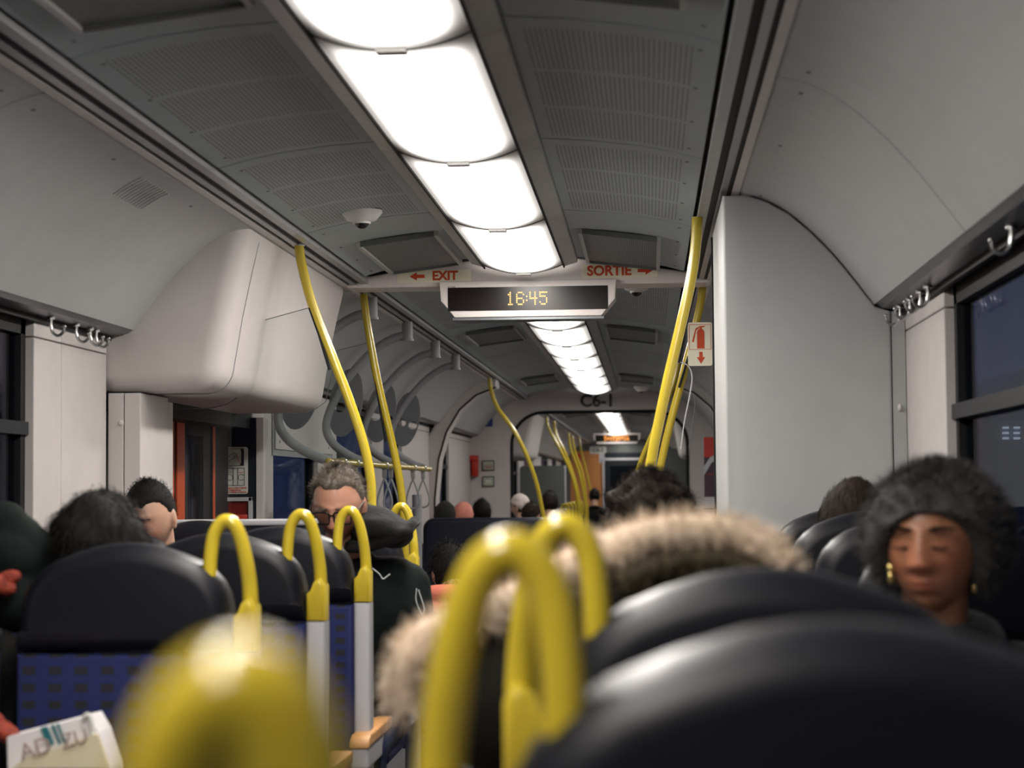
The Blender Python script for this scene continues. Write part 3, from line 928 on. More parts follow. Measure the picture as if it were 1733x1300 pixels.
for txt, fz in (('Emergency door release', 0.868), ('Dispositif de', 0.914), ("déverrouillage d'urgence", 0.958)):
    text_mb(txt, 0.0115, ep(0.5, fz), bold=0.0002).build('lettering', 'print_red', es, smooth=False)
a, b = P(374, 842, Y), P(428, 925, Y)
eb = thing('emergency_release', ((a.x + b.x) / 2, Y, b.z), 'red emergency door release in a pale grey frame', 'emergency handle')
w = 0.020
fr = MB().box(a.x, b.x, Y - 0.02, Y + 0.006, a.z - w, a.z).box(a.x, b.x, Y - 0.02, Y + 0.006, b.z, b.z + w).box(a.x, a.x + w, Y - 0.02, Y + 0.006, b.z, a.z).box(b.x - w, b.x, Y - 0.02, Y + 0.006, b.z, a.z)
fr.build('frame', 'frame_grey', eb, smooth=False, bevel=0.003)
MB().box(a.x + w, b.x - w, Y, Y + 0.004, b.z + w, a.z - w).build('recess', 'red_dark', eb, smooth=False)
zc = a.z - 0.085
MB().slab(rect(a.x + w + 0.008, b.x - w - 0.004, zc - 0.06, zc), Y - 0.016, Y, 0.006).build('handle', 'red_poster', eb)

# ================================================================== TECHNICAL CABINET ON THE RIGHT
cab = thing('cabinet', (1.1, 6.9, LOW), 'tall plain grey-white cabinet filling the right side up to the curved ceiling', 'cabinet')
zx = lambda x: zp(COVE, x) - 0.004
cp_ = [(0.822, 0.0), (1.362, 0.0), (1.362, 1.862), (1.312, 1.880)] + [(x, zx(x)) for x in np.linspace(1.29, 0.89, 12)] + [(0.822, 2.250)]
MB().slab(cp_, 6.41, 7.42, 0.012, steps=3).build('carcass', 'cove_white', cab, angle=25)
MB().box(1.365, 1.408, 6.42, 6.46, 0.0, 1.862).build('side_strip', 'cove_white', cab, smooth=False)
MB().box(0.815, 0.824, 7.40, 7.424, 0.0, 2.24).build('edge_seal', 'black_rubber', cab, smooth=False)
q = P(1515, 690, 6.1)
MB().ell((1.386, 6.418, P(1515, 690, 6.42).z), (0.007, 0.013, 0.013), 14, 8).build('button', 'rail_white', cab)

# ================================================================== POLES
def pole(pix, Y, lab, r=0.0195, foot=None, dY=0.0, clamp=True, seal=None):
    pts = [P(u, v, Y) for (u, v) in pix]
    low = pts[-1]
    pts += [Vector((low.x + 0.01, Y, low.z - 0.35)), Vector((low.x + 0.012, Y, LOW if Y > 7.1 else 0.0))]
    top = pts[0]
    t = thing('grab_pole', (pts[-1].x, Y, pts[-1].z), lab, 'grab pole', 'yellow grab poles')
    MB().tube(smooth_path(pts, 8), r, 16).build('tube', 'yellow_paint', t)
    if clamp:
        MB().tube([(top.x, Y, top.z - 0.02), (top.x, Y, 2.285)], r + 0.007, 16).build('clamp', 'rail_grey', t)
    if seal:
        s0, s1, du = seal
        q0, q1 = P(s0[0] + du, s0[1], Y), P(s1[0] + du, s1[1], Y)
        MB().tube([q0, q1], 0.006, 8).build('edge_seal', 'black_rubber', t)
    return t


pole([(505, 408), (511, 450), (530, 520), (561, 600), (592, 680), (615, 750), (627, 810), (629, 860)], 7.67, 'bent yellow pole in front of the cover box, reaching the grey-haired man')
pole([(614, 489), (622, 550), (637, 635), (652, 700), (668, 770), (680, 840), (687, 950)], 9.65, 'straight yellow pole just behind the EXIT sign beam')
pole([(828, 637), (831, 660), (842, 690), (868, 726), (890, 768), (907, 815), (917, 860), (921, 885)], 17.3, 'thin curved yellow pole further down the aisle, left of C6-1')
pole([(1180, 368), (1177, 420), (1168, 480), (1150, 560), (1131, 640), (1115, 715), (1104, 770), (1098, 830)], 7.08, 'thick yellow pole beside the grey cabinet', clamp=False)
pole([(1189, 476), (1186, 510), (1174, 565), (1155, 640), (1135, 715), (1120, 780), (1110, 840)], 9.5, 'yellow pole seen behind the thick right one, below the SORTIE sign')
pole([(1150, 610), (1140, 650), (1120, 700), (1098, 750), (1084, 785), (1070, 840)], 13.5, 'yellow pole mostly hidden behind the two right poles')
FARP = [([(925, 705), (929, 725), (950, 765), (966, 800), (978, 850)], 25.5), ([(938, 712), (941, 735), (958, 770), (972, 810), (981, 850)], 27.0),
        ([(962, 733), (966, 760), (980, 800), (990, 850)], 31.0), ([(968, 738), (973, 765), (985, 800), (993, 850)], 32.5), ([(979, 738), (984, 765), (995, 810), (1003, 850)], 36.5)]
for k, (px, Y) in enumerate(FARP):
    pole(px, Y, 'thin distant yellow pole in the next carriage, %s from the passage' % ORD[k], r=0.020, clamp=False)

# ---- glass draught screens held by the poles
def glass_screen(pix, Y, lab, zlow, xr):
    pts = [P(u, v, Y) for (u, v) in pix]
    poly = [(p.x, p.z) for p in pts] + [(pts[-1].x, zlow), (xr, zlow)]
    t = thing('draught_screen', (sum(p[0] for p in poly) / len(poly), Y, zlow), lab, 'glass screen', 'clear draught screens by the door')
    MB().prism(poly, Y - 0.003, Y + 0.003).build('pane', 'screen_glass', t, smooth=False)
    MB().tube([Vector((x, Y, z)) for (x, z) in poly[:len(pts)]], 0.0022, 6).build('edge', 'plate_grey', t)
    return t


t = glass_screen([(628, 800), (592, 680), (561, 600), (527, 520), (447, 542), (432, 590), (412, 655), (402, 672), (385, 684), (358, 691), (286, 693)], 7.67,
                 'clear glass screen between the bent pole and the left door pillar', 0.3, P(630, 860, 7.67).x)
MB().tube([P(524, 521, 7.66), P(540, 566, 7.66), P(558, 626, 7.66)], 0.006, 8).build('edge_seal', 'black_rubber', t)
t = glass_screen([(672, 800), (652, 700), (637, 635), (625, 580), (572, 593), (560, 640), (551, 680), (535, 692), (447, 694)], 9.65,
                 'clear glass screen beside the straight pole behind the beam', 0.2, P(684, 860, 9.65).x)
MB().tube([P(624, 581, 9.64), P(638, 660, 9.64), P(653, 748, 9.64)], 0.006, 8).build('edge_seal', 'black_rubber', t)
Y = 9.468
a, b = P(1150, 700, Y), P(1300, 700, Y)
t = thing('draught_screen', (1.1, Y, 0.2), 'clear glass screen right of the rear pole carrying the extinguisher sticker', 'glass screen', 'clear draught screens by the door')
pts = [P(1186, 520, Y), P(1174, 565, Y), P(1155, 640, Y), P(1135, 715, Y), P(1120, 780, Y)]
po = [(p.x + 0.02, p.z) for p in pts] + [(pts[-1].x + 0.02, 0.2), (1.40, 0.2), (1.40, 1.85), (1.3, 1.95), (0.98, 2.2), (0.9, pts[0].z)]
MB().prism(po, Y - 0.003, Y + 0.003).build('pane', 'screen_glass', t, smooth=False)
MB().tube([P(1163, 540, 7.1), P(1157, 578, 7.1), P(1149, 614, 7.1)], 0.005, 8).build('edge_seal', 'black_rubber', bpy.data.objects['grab_pole.003'] if False else t)
MB().tube([P(1165, 603, Y), P(1157, 630, Y), P(1149, 656, Y)], 0.006, 8).build('edge_seal', 'black_rubber', t)
MB().tube(smooth_path([P(1151, 613, 7.1), P(1164, 619, 7.1), P(1171, 636, 7.1), P(1168, 665, 7.1), P(1158, 715, 7.1), P(1152, 760, 7.1)], 5), 0.0022, 6).build('glass_edge', 'frame_grey', t)
MB().tube(smooth_path([P(1156, 656, Y), P(1170, 664, Y), P(1176, 682, Y), P(1172, 715, Y), P(1166, 760, Y)], 5), 0.0018, 6).build('glass_edge', 'plate_grey', t)

# ---- extinguisher sticker
Y = 9.455
a, b = P(1163.5, 546, Y), P(1206, 619, Y)
fs = thing('extinguisher_sticker', ((a.x + b.x) / 2, Y, b.z), 'cream sticker with red fire extinguisher and downward arrow', 'sign')
MB().prism(rrect(a.x, b.x, b.z, a.z, 0.012), Y, Y + 0.004).build('sticker', 'sticker_cream', fs, smooth=False)
def fp_(fx, fz): return (a.x + (b.x - a.x) * fx, a.z + (b.z - a.z) * fz)
MB().tube([(fp_(x, z)[0], Y - 0.001, fp_(x, z)[1]) for x, z in ((0.06, 0.05), (0.94, 0.05), (0.94, 0.62), (0.06, 0.62), (0.06, 0.05))], 0.0013, 6).build('border', 'print_red', fs)
MB().prism([fp_(*q) for q in ((0.38, 0.60), (0.68, 0.60), (0.68, 0.22), (0.64, 0.17), (0.58, 0.15), (0.58, 0.12), (0.72, 0.10), (0.70, 0.08), (0.45, 0.09), (0.49, 0.12), (0.49, 0.15), (0.42, 0.17), (0.38, 0.22))], Y - 0.0015, Y).build('extinguisher_print', 'print_red', fs, smooth=False)
MB().prism([fp_(*q) for q in ((0.46, 0.10), (0.32, 0.14), (0.17, 0.44), (0.24, 0.46), (0.35, 0.18), (0.48, 0.13))], Y - 0.0015, Y).build('extinguisher_print', 'print_red', fs, smooth=False)
MB().prism([fp_(*q) for q in ((0.46, 0.68), (0.60, 0.68), (0.60, 0.80), (0.70, 0.80), (0.53, 0.95), (0.36, 0.80), (0.46, 0.80))], Y - 0.0015, Y).build('arrow', 'print_red', fs, smooth=False)

# ================================================================== CURVED GREY ARMS, BAR AND HANGING STRAPS
def filled(polys, y, th):
    """flat plate in the x-z plane with openings"""
    cu = bpy.data.curves.new('plate', 'CURVE'); cu.dimensions = '2D'; cu.fill_mode = 'BOTH'; cu.extrude = th / 2
    for pl in polys:
        sp = cu.splines.new('POLY'); sp.points.add(len(pl) - 1); sp.use_cyclic_u = True
        for p_, (x, z) in zip(sp.points, pl): p_.co = (x, z, 0, 1)
    ob = bpy.data.objects.new('plate', cu); COL.objects.link(ob)
    dg = bpy.context.evaluated_depsgraph_get(); dg.update()
    me = bpy.data.meshes.new_from_object(ob.evaluated_get(dg))
    mb = MB().add([(v.co.x, y - v.co.z, v.co.y) for v in me.vertices], [tuple(f.vertices) for f in me.polygons])
    bpy.data.objects.remove(ob); bpy.data.curves.remove(cu); bpy.data.meshes.remove(me)
    return mb


arm_y = [9.85, 11.34, 12.84, 14.2]
AP = [(-0.835, 2.195), (-0.93, 2.17), (-1.04, 2.10), (-1.14, 2.00), (-1.235, 1.87), (-1.30, 1.74), (-1.315, 1.64), (-1.27, 1.555), (-1.17, 1.485), (-1.05, 1.435)]
for k, y in enumerate(arm_y):
    t = thing('support_arm', (-0.835, y, 2.15), 'curved grey arm from ceiling rail to the yellow bar, %s from the beam' % ORD[k], 'support arm', 'curved arms carrying the strap bar')
    MB().tube(smooth_path([(x, y, z) for x, z in AP], 6), 0.025, 14).build('tube', 'arm_grey', t)
    cl_ = MB().tube([(-0.835, y, 2.285), (-0.835, y, 2.165)], 0.032, 16).build('clamp', 'arm_grey', t)
    MB().tube([(-0.835, y, 2.172), (-0.835, y, 2.158)], 0.037, 16).build('clamp_ring', 'arm_grey', cl_)
    # oval plate with two openings
    n = 28; cx, cz = -1.20, 1.80
    outer = [(cx + 0.10 * math.cos(2 * math.pi * i / n) + 0.03 * math.sin(2 * math.pi * i / n), cz + 0.20 * math.sin(2 * math.pi * i / n)) for i in range(n)]
    holes = [[(hx + 0.033 * math.cos(-2 * math.pi * i / 14), hz + 0.030 * math.sin(-2 * math.pi * i / 14)) for i in range(14)] for (hx, hz) in ((-1.235, 1.775), (-1.152, 1.755))]
    filled([outer] + holes, y, 0.010).build('plate', 'plate_grey', t, smooth=False)
t = thing('strap_bar', (-1.05, 11.9, 1.435), 'horizontal yellow bar holding the hanging straps', 'grab bar')
MB().tube([(-1.05, 9.8, 1.435), (-1.05, 14.35, 1.435)], 0.0185, 14).build('tube', 'yellow_paint', t)
for e in (9.8, 14.35): MB().ell((-1.05, e, 1.435), 0.0195, 12, 8).build('end_cap', 'yellow_paint', t)


def strap(y, lab):
    t = thing('hanging_strap', (-1.05, y, 1.15), lab, 'strap', 'grey strap loops on the yellow bar')
    z0 = 1.435; ring = [(-1.05 + 0.024 * math.cos(a), y, z0 + 0.024 * math.sin(a)) for a in [2 * math.pi * i / 16 for i in range(17)]]
    MB().tube(ring, 0.005, 8).build('ring', 'steel', t)
    MB().box(-1.064, -1.036, y - 0.01, y + 0.01, z0 - 0.075, z0 - 0.024).build('buckle', 'steel', t, smooth=False, bevel=0.003)
    lp = [(0.0, -0.075), (-0.014, -0.11), (-0.036, -0.175), (-0.046, -0.225), (-0.036, -0.262), (0.0, -0.278), (0.036, -0.262), (0.046, -0.225), (0.036, -0.175), (0.014, -0.11), (0.0, -0.075)]
    MB().tube(smooth_path([(-1.05 + a, y, z0 + b) for a, b in lp], 5), 0.0062, 8).build('loop', 'arm_grey', t)


for k, y in enumerate((10.25, 10.7, 11.9, 12.2, 13.35, 13.95)):
    strap(y, 'grey hanging strap loop, %s along the yellow bar' % ORD[k])

# ================================================================== WALL FURNITURE
def hook(s, y, lab):
    x = s * 1.372; z = 1.866
    t = thing('coat_hook', (x, y, z - 0.06), lab, 'coat hook', 'chrome coat hooks under the window-head strip')
    MB().tube([(x, y, z + 0.004), (x, y, z - 0.008)], 0.013, 12).build('rosette', 'steel', t)
    pts = [(x, y, z - 0.006), (x, y, z - 0.028), (x - s * 0.006, y, z - 0.05), (x - s * 0.022, y, z - 0.062), (x - s * 0.040, y, z - 0.052), (x - s * 0.045, y, z - 0.034)]
    MB().tube(smooth_path(pts, 5), [0.0058, 0.0045], 10).build('hook', 'steel', t)
    MB().ell((x - s * 0.045, y, z - 0.032), 0.0065, 10, 6).build('tip', 'steel', t)


for k, u in enumerate((86, 129, 153, 163)):
    hook(-1, Yat(u, 555, -1.372), ['chrome hook nearest the window on the left pillar', 'chrome hook second from the window on the left pillar', 'chrome hook third from the window on the left pillar', 'chrome hook beside the cover box on the left'][k])
for k, u in enumerate((1523, 1540, 1558, 1571, 1712)):
    hook(1, Yat(u, 520 if u < 1600 else 405, 1.372), ['chrome hook nearest the grey cabinet on the right', 'second chrome hook from the grey cabinet', 'third chrome hook from the grey cabinet', 'fourth chrome hook from the grey cabinet', 'chrome hook above the right window at the photo edge'][k])

# panel over the first window beyond the door
ap = thing('advert_panel', (-1.40, 10.9, 1.5), 'blank off-white panel in a grey frame above the left window beyond the door', 'panel')
MB().box(-1.418, -1.402, 10.15, 12.1, 1.475, 1.85).build('frame', 'arm_grey', ap, smooth=False)
MB().box(-1.40, -1.395, 10.19, 12.06, 1.51, 1.85).build('sheet', 'white_panel', ap, smooth=False)
for yy in (10.3, 11.9): MB().tube([(-1.396, yy, 1.55), (-1.392, yy, 1.55)], 0.008, 8).build('screw', 'plate_grey', ap)

# things on the gangway wall, left and right of the passage
Y = 21.69
def flat(name, u0, u1, v0, v1, m, lab, cat, Y=Y, th=0.006):
    a, b = P(u0, v0, Y), P(u1, v1, Y)
    return a, b, tag(MB().prism(rrect(a.x, b.x, b.z, a.z, 0.008), Y - th, Y).build(name, m, smooth=False), lab, cat)
a, b, o = flat('green_notice', 817, 836, 780, 796, 'sticker_green', 'upper of two small green notices on the far left wall', 'sign')
MB().box(a.x + 0.02, b.x - 0.02, Y - 0.008, Y - 0.006, b.z + 0.02, (a.z + b.z) / 2).build('print', 'print_grey', o, smooth=False)
a, b, o = flat('green_notice', 817, 836, 807, 823, 'sticker_green', 'lower of two small green notices on the far left wall', 'sign')
MB().box(a.x + 0.03, b.x - 0.03, Y - 0.008, Y - 0.006, b.z + 0.03, a.z - 0.03).build('print', 'sticker_grey', o, smooth=False)
for o_ in [x for x in bpy.data.objects if x.name.startswith('green_notice')]:
    w0 = Vector(o_.location); dx = o_.dimensions.x / 2; dz = o_.dimensions.z
    MB().tube([(w0.x + px * dx, Y - 0.007, w0.z + pz * dz) for px, pz in ((-1, 0), (1, 0), (1, 1), (-1, 1), (-1, 0))], 0.006, 6).build('border', 'print_black', o_)
flat('blue_notice', 821, 834, 702, 722, 'blue_sticker', 'small dark blue notice high on the far left wall', 'sign')
a = P(803, 773, 21.5); b = P(803, 806, 21.5)
t = thing('emergency_hammer', (a.x, 21.6, b.z), 'red emergency device mounted on the far left wall', 'emergency device')
MB().slab(rect(a.x - 0.045, a.x + 0.03, b.z, a.z), 21.56, 21.69, 0.02).build('body', 'red_poster', t)
MB().slab(rect(a.x - 0.085, a.x + 0.035, a.z - 0.05, a.z + 0.015), 21.55, 21.66, 0.02).build('head', 'red_poster', t)
t0_ = P(1190, 740, 17.5); t1_ = P(1216, 862, 17.5)
t = thing('red_poster', ((t0_.x + t1_.x) / 2, 17.5, t1_.z), 'red poster with white arc beside the right cabinet edge', 'poster')
x1_ = t1_.x + 0.25
MB().box(t0_.x, x1_, 17.49, 17.52, t1_.z, t0_.z).build('backing', 'frame_grey', t, smooth=False)
zm = t0_.z - 0.18
MB().box(t0_.x + 0.004, x1_, 17.484, 17.489, zm, t0_.z).build('red_field', 'red_poster', t, smooth=False)
MB().prism([(t0_.x + 0.004, t1_.z), (x1_, t1_.z), (x1_, zm), (t0_.x + 0.004, zm)], 17.484, 17.489).build('dark_field', 'poster_dark', t, smooth=False)
ar_ = [(t0_.x + 0.004, zm - 0.08), (t0_.x + 0.06, zm + 0.0), (t0_.x + 0.16, zm + 0.05), (x1_, zm + 0.07), (x1_, zm + 0.03), (t0_.x + 0.16, zm + 0.01), (t0_.x + 0.07, zm - 0.05), (t0_.x + 0.004, zm - 0.16)]
MB().prism(ar_, 17.479, 17.483).build('white_arc', 'poster_white', t, smooth=False)
MB().box(t0_.x + 0.03, x1_, 17.479, 17.483, t1_.z + 0.32, zm - 0.16).build('red_field', 'red_dark', t, smooth=False)
MB().box(t0_.x + 0.004, x1_, 17.479, 17.483, t1_.z + 0.01, t1_.z + 0.11).build('white_foot', 'poster_white', t, smooth=False)
# far wall notices
Yf = YEND + 0.004
a, b, o = flat('far_notice', 998, 1026, 756, 768, 'sticker_grey', 'pale notice on the ochre far wall', 'sign', Yf)
text_mb('C6-2', 0.13, ((a.x + b.x) / 2, Yf - 0.008, (a.z + b.z) / 2), bold=0.003).build('lettering', 'print_black', o, smooth=False)
flat('far_notice', 1014, 1025, 768, 784, 'poster_white', 'small white notice below the C6-2 plate', 'sign', Yf)
flat('far_notice', 974, 982, 768, 786, 'red_poster', 'small red notice on the ochre wall between the far poles', 'sign', Yf)

# second carriage: door covers, partitions
for k_, (y0, y1, s_) in enumerate(((25.2, 27.6, -1), (25.2, 27.6, 1))):
    t = thing('door_cover', (s_ * 1.15, (y0 + y1) / 2, 1.66), 'far cover box above the %s door of the next carriage' % ('left' if s_ < 0 else 'right'), 'door cover')
    MB().slab([(s_ * -x, z) for x, z in rb], y0, y1, 0.07, steps=4).build('shell', 'white_panel', t)
for k_, (y0, xa, xb, zt, nm) in enumerate(((30.0, -1.41, -0.72, 1.62, 'left'), (32.0, 0.70, 1.41, 1.9, 'right'))):
    t = thing('far_partition', ((xa + xb) / 2, y0, LOW), 'dark grey partition on the %s of the next carriage' % nm, 'partition')
    MB().slab(rrect(xa, xb, LOW, zt, 0.05), y0, y0 + 0.06, 0.01).build('board', 'vent_dark', t)
    MB().tube([(xa if xa > 0 else xb, y0 + 0.03, LOW), (xa if xa > 0 else xb, y0 + 0.03, zt)], 0.02, 10).build('post', 'frame_grey', t)

# ================================================================== OUTSIDE
pf = struct(MB().box(-9, -1.75, -6, 50, -1.2, -0.35).build('ground_platform', 'concrete', smooth=False))
struct(MB().box(1.75, 30, -6, 50, -1.4, -0.9).build('ground_track_side', 'concrete', smooth=False))
bw = thing('station_wall', (-7, 20, -0.35), 'dim blue station wall outside the left windows', 'building')
MB().box(-9, -8.8, -6, 48, -0.35, 5.0).build('wall', 'night_wall', bw, smooth=False)
MB().box(-9, -2.4, -6, 48, 5.0, 5.15).build('canopy_roof', 'concrete', bw, smooth=False)
for k in range(9): MB().box(-8.8, -8.55, 2 + 5 * k, 2.5 + 5 * k, -0.35, 5.0).build('pilaster', 'concrete', bw, smooth=False)
for k, (x, y, z, ly) in enumerate(((-5.5, 26.0, 2.35, 1.6), (-4.2, 20.3, 2.05, 1.3), (-6.2, 33.0, 2.9, 2.5))):
    t = thing('platform_lamp', (x, y, z), ['lit white lamp outside seen through the left door glass', 'lit white lamp outside between the grey arms', 'faint lamp outside, furthest along the platform'][k], 'lamp', 'tube lamps over the platform')
    MB().box(x - 0.2, x + 0.2, y - ly / 2, y + ly / 2, z + 0.1, z + 0.14).build('casing', 'frame_grey', t, smooth=False)
    MB().box(x - 0.18, x + 0.18, y - ly / 2, y + ly / 2, z, z + 0.1).build('tube', 'tube_lamp', t, smooth=False)
    MB().tube([(x, y, z + 0.13), (x, y, 5.0)], 0.03, 8).build('hanger', 'frame_grey', t)
# right side: an added box with lit slots, a wall and a reflection built as a solid
q = P(1722, 735, 7.5)
t = thing('slot_box', (q.x, 7.5, -0.9), 'added blue-grey box with six lit slots outside the right window', 'cabinet')  # box added only to carry the six small lit dashes
MB().box(q.x - 0.12, q.x + 0.5, 7.5, 7.9, -0.9, q.z + 0.10).build('body', 'slot_box_blue', t, smooth=False, bevel=0.03)
for i in range(2):
    for j in range(3):
        w0 = P(1697 + 19 * i, 723 + 9 * j, 7.49)
        MB().box(w0.x, w0.x + 0.022, 7.485, 7.5, w0.z - 0.006, w0.z + 0.002).build('lit_slot', 'slot_lamp', t, smooth=False)
t = thing('reflection_shape', (4.2, 10.6, -0.9), 'pale rounded shape standing in for a reflection in the right window', 'reflection shape')  # added body standing in for the dome camera's reflection in the glass
q = P(1715, 640, 10)
vb = [(q.x - 0.10, -0.6), (q.x + 1.6, -0.6), (q.x + 1.6, q.z + 0.10), (q.x + 0.3, q.z + 0.10), (q.x + 0.08, q.z + 0.06), (q.x - 0.06, q.z - 0.05), (q.x - 0.10, q.z - 0.2)]
MB().slab(vb, 10, 13.5, 0.12).build('body', 'reflection_pale', t)
MB().box(q.x - 0.0, q.x + 0.9, 9.985, 10.0, q.z - 0.16, q.z - 0.05).build('reflection_dark_spot', 'camera_black', t, smooth=False)  # dark spot of the same imitated reflection
for wx in (q.x + 0.1, q.x + 1.4):
    for wy in (10.7, 12.8): MB().tube([(wx - 0.1, wy, -0.6), (wx + 0.1, wy, -0.6)], 0.3, 18).build('wheel', 'black_rubber', t)
rw = thing('trackside_wall', (14, 20, -0.9), 'dark blue wall outside the right windows', 'wall outside')
MB().box(14, 14.3, -6, 60, -0.9, 1.0).build('wall', 'night_wall', rw, smooth=False)

# ================================================================== SEATS
HEAD = [(0.0, 0.0), (0.030, 0.0015), (0.062, 0.0065), (0.107, 0.020), (0.150, 0.037), (0.180, 0.058), (0.200, 0.080), (0.213, 0.104), (0.221, 0.135), (0.225, 0.175), (0.225, 0.224)]


def make_seat(side, name='passenger_seat', loop=1.0, rt=0.0145, tip=False):
    """side: +1 grab handle on +x, -1 on -x, 0 none. Back at y=0, the sitter faces +y."""
    t = thing(name, (0, 0, 0), 'seat', 'seat')
    top = 1.19; pr = []
    half = [(x, top - d) for (x, d) in HEAD]
    pr = [(-x, z) for (x, z) in half[::-1]] + half[1:]
    MB().slab(pr, -0.055, 0.065, 0.042, steps=6).build('headrest', 'seat_leather', t, angle=60)
    bk = [(-0.228, 0.46), (0.228, 0.46), (0.226, 0.962), (-0.226, 0.962)]
    MB().slab(bk, -0.045, 0.055, 0.02).build('backrest', 'seat_fabric', t, angle=50)
    if tip:
        MB().slab(rect(-0.235, 0.235, 0.46, 0.90), 0.06, 0.13, 0.03).build('seat_cushion', 'seat_fabric', t, angle=50)
    else:
        MB().slab([(-0.235, 0.05), (0.235, 0.05), (0.235, 0.52), (-0.235, 0.52)], 0.395, 0.475, 0.03, ax='z').build('seat_cushion', 'seat_fabric', t, angle=50)
        MB().box(-0.16, 0.16, 0.06, 0.44, 0.30, 0.395).build('seat_pan', 'frame_grey', t, smooth=False)
    MB().box(-0.06, 0.06, *((-0.04, 0.05) if tip else (0.12, 0.32)), 0.0, 0.46 if tip else 0.30).build('pedestal', 'frame_grey', t, smooth=False)
    if side:
        s = side
        hp = [(0.176, -0.02, 1.12), (0.178, -0.016, 1.165), (0.184, -0.012, 1.205), (0.199, -0.010, 1.230), (0.214, -0.010, 1.234), (0.229, -0.010, 1.222), (0.241, -0.008, 1.192), (0.250, -0.005, 1.15), (0.256, 0.0, 1.10), (0.258, 0.0, 1.05), (0.256, 0.0, 1.02)]
        pts = smooth_path([(s * (0.216 + (x - 0.216) * loop), y, z) for x, y, z in hp], 5)
        n = len(pts); rs = [rt + 0.003 * max(0, (i / n - 0.55) / 0.45) for i in range(n)]
        gh_ = MB().tube(pts, rs, 16).build('grab_handle', 'yellow_paint', t)
        fl_ = [(0.226, 0.968), (0.274, 0.968), (0.274, 1.055), (0.262, 1.075), (0.244, 1.065), (0.236, 1.045), (0.226, 1.036)]
        MB().slab([(s * x, z) for x, z in fl_], -0.035, 0.04, 0.012).build('handle_base', 'yellow_flange', gh_, angle=50)
        MB().slab(rect(*sorted((s * 0.226, s * 0.274)), 0.28, 0.966), -0.038, 0.045, 0.012).build('side_frame', 'frame_grey', t, angle=50)
        ar__ = MB().box(*sorted((s * 0.232, s * 0.285)), -0.14, 0.34, 0.50, 0.563).build('armrest', 'frame_grey', t, smooth=False, bevel=0.01)
        MB().slab([(-0.145, 0.563), (0.34, 0.563), (0.34, 0.597), (-0.10, 0.597), (-0.135, 0.588), (-0.145, 0.575)], *sorted((s * 0.230, s * 0.287)), 0.006, ax='x').build('armrest_pad', 'wood', ar__)
    return t


proto = {1: make_seat(1), -1: make_seat(-1), 0: make_seat(0), 9: make_seat(0, tip=True), -2: make_seat(-1, loop=0.68, rt=0.0165)}
used = {1: False, -1: False, 0: False, -2: False, 9: False}


def seat(x, y, side, lab, z=0.0, rot=0.0, group='upholstered passenger seats'):
    k = side
    o = proto[k] if not used[k] else copy_tree(proto[k])
    used[k] = True
    o.location = (x, y, z); o.rotation_euler = (0, 0, rot)
    tag(o, lab, 'seat', group)
    return o


LA, LW, RA, RW = -0.518, -1.03, 0.690, 1.172
# left side, backs to the camera
seat(LA, 4.02, 1, 'dark seat with blue checked back and yellow handle, nearest on the left')
seat(LW, 4.02, 0, 'window seat beside the nearest left seat, under the black coat')
seat(LA, 4.89, 1, 'aisle seat with yellow handle, second in the left row')
seat(LW, 4.89, 0, 'window seat in the second left row, behind the messy black hair')
seat(LA, 5.68, 1, 'aisle seat with yellow handle just before the grey-haired man')
seat(LW, 5.68, 0, 'window seat just before the man with cropped black hair')
seat(LA, 6.86, -1, 'seat under the grey-haired man, facing the camera', rot=math.pi)
seat(LW, 6.86, 0, 'seat under the man with cropped black hair, facing the camera', rot=math.pi)
# right side
ZR = 0.024
seat(RA - 0.018, 0.52, -2, 'closest seat, only its blurred yellow handle at the lower edge', 0.010)
seat(RA, 1.25, -1, 'large blurred dark seat back filling the lower right corner', ZR)
seat(RW, 1.25, 0, 'window seat right of the large blurred seat back', ZR)
seat(RA, 2.04, -1, 'blurred dark seat back behind which the fur hood shows', ZR)
seat(RW, 2.04, 0, 'window seat with pale rim at the right edge, below the fur hat', ZR)
seat(RW, 3.72, 0, 'seat under the woman in the grey fur hat', ZR, rot=math.pi)
for k, y in enumerate((4.6, 5.4, 6.19)):
    seat(RW, y, 9 if k == 2 else 0, ['dark headrest closest to the fur hat, first of three by the cabinet', 'dark headrest below the long brown hair, second of three by the cabinet', 'dark headrest against the cabinet, furthest of three'][k], ZR + 0.012)
    seat(RA, y, 9 if k == 2 else 0, ['aisle seat under the person with dark curly hair', 'aisle seat ahead of the dark curly hair', 'aisle seat beside the grey cabinet'][k], ZR)

# low partition behind the left bay
pt = thing('low_partition', (-0.9, 7.02, 0), 'dark blue low partition with pale top rail behind the left bay', 'partition')
MB().box(-1.40, -0.44, 7.02, 7.06, 0.0, 1.165).build('board', 'seat_shell', pt, smooth=False)
MB().slab([(-1.40, 1.165), (-0.43, 1.165), (-0.43, 1.19), (-1.40, 1.19)], 7.01, 7.07, 0.008).build('top_rail', 'frame_grey', pt)
MB().tube([(-0.43, 7.04, 0), (-0.43, 7.04, 1.18)], 0.02, 12).build('post', 'frame_grey', pt)

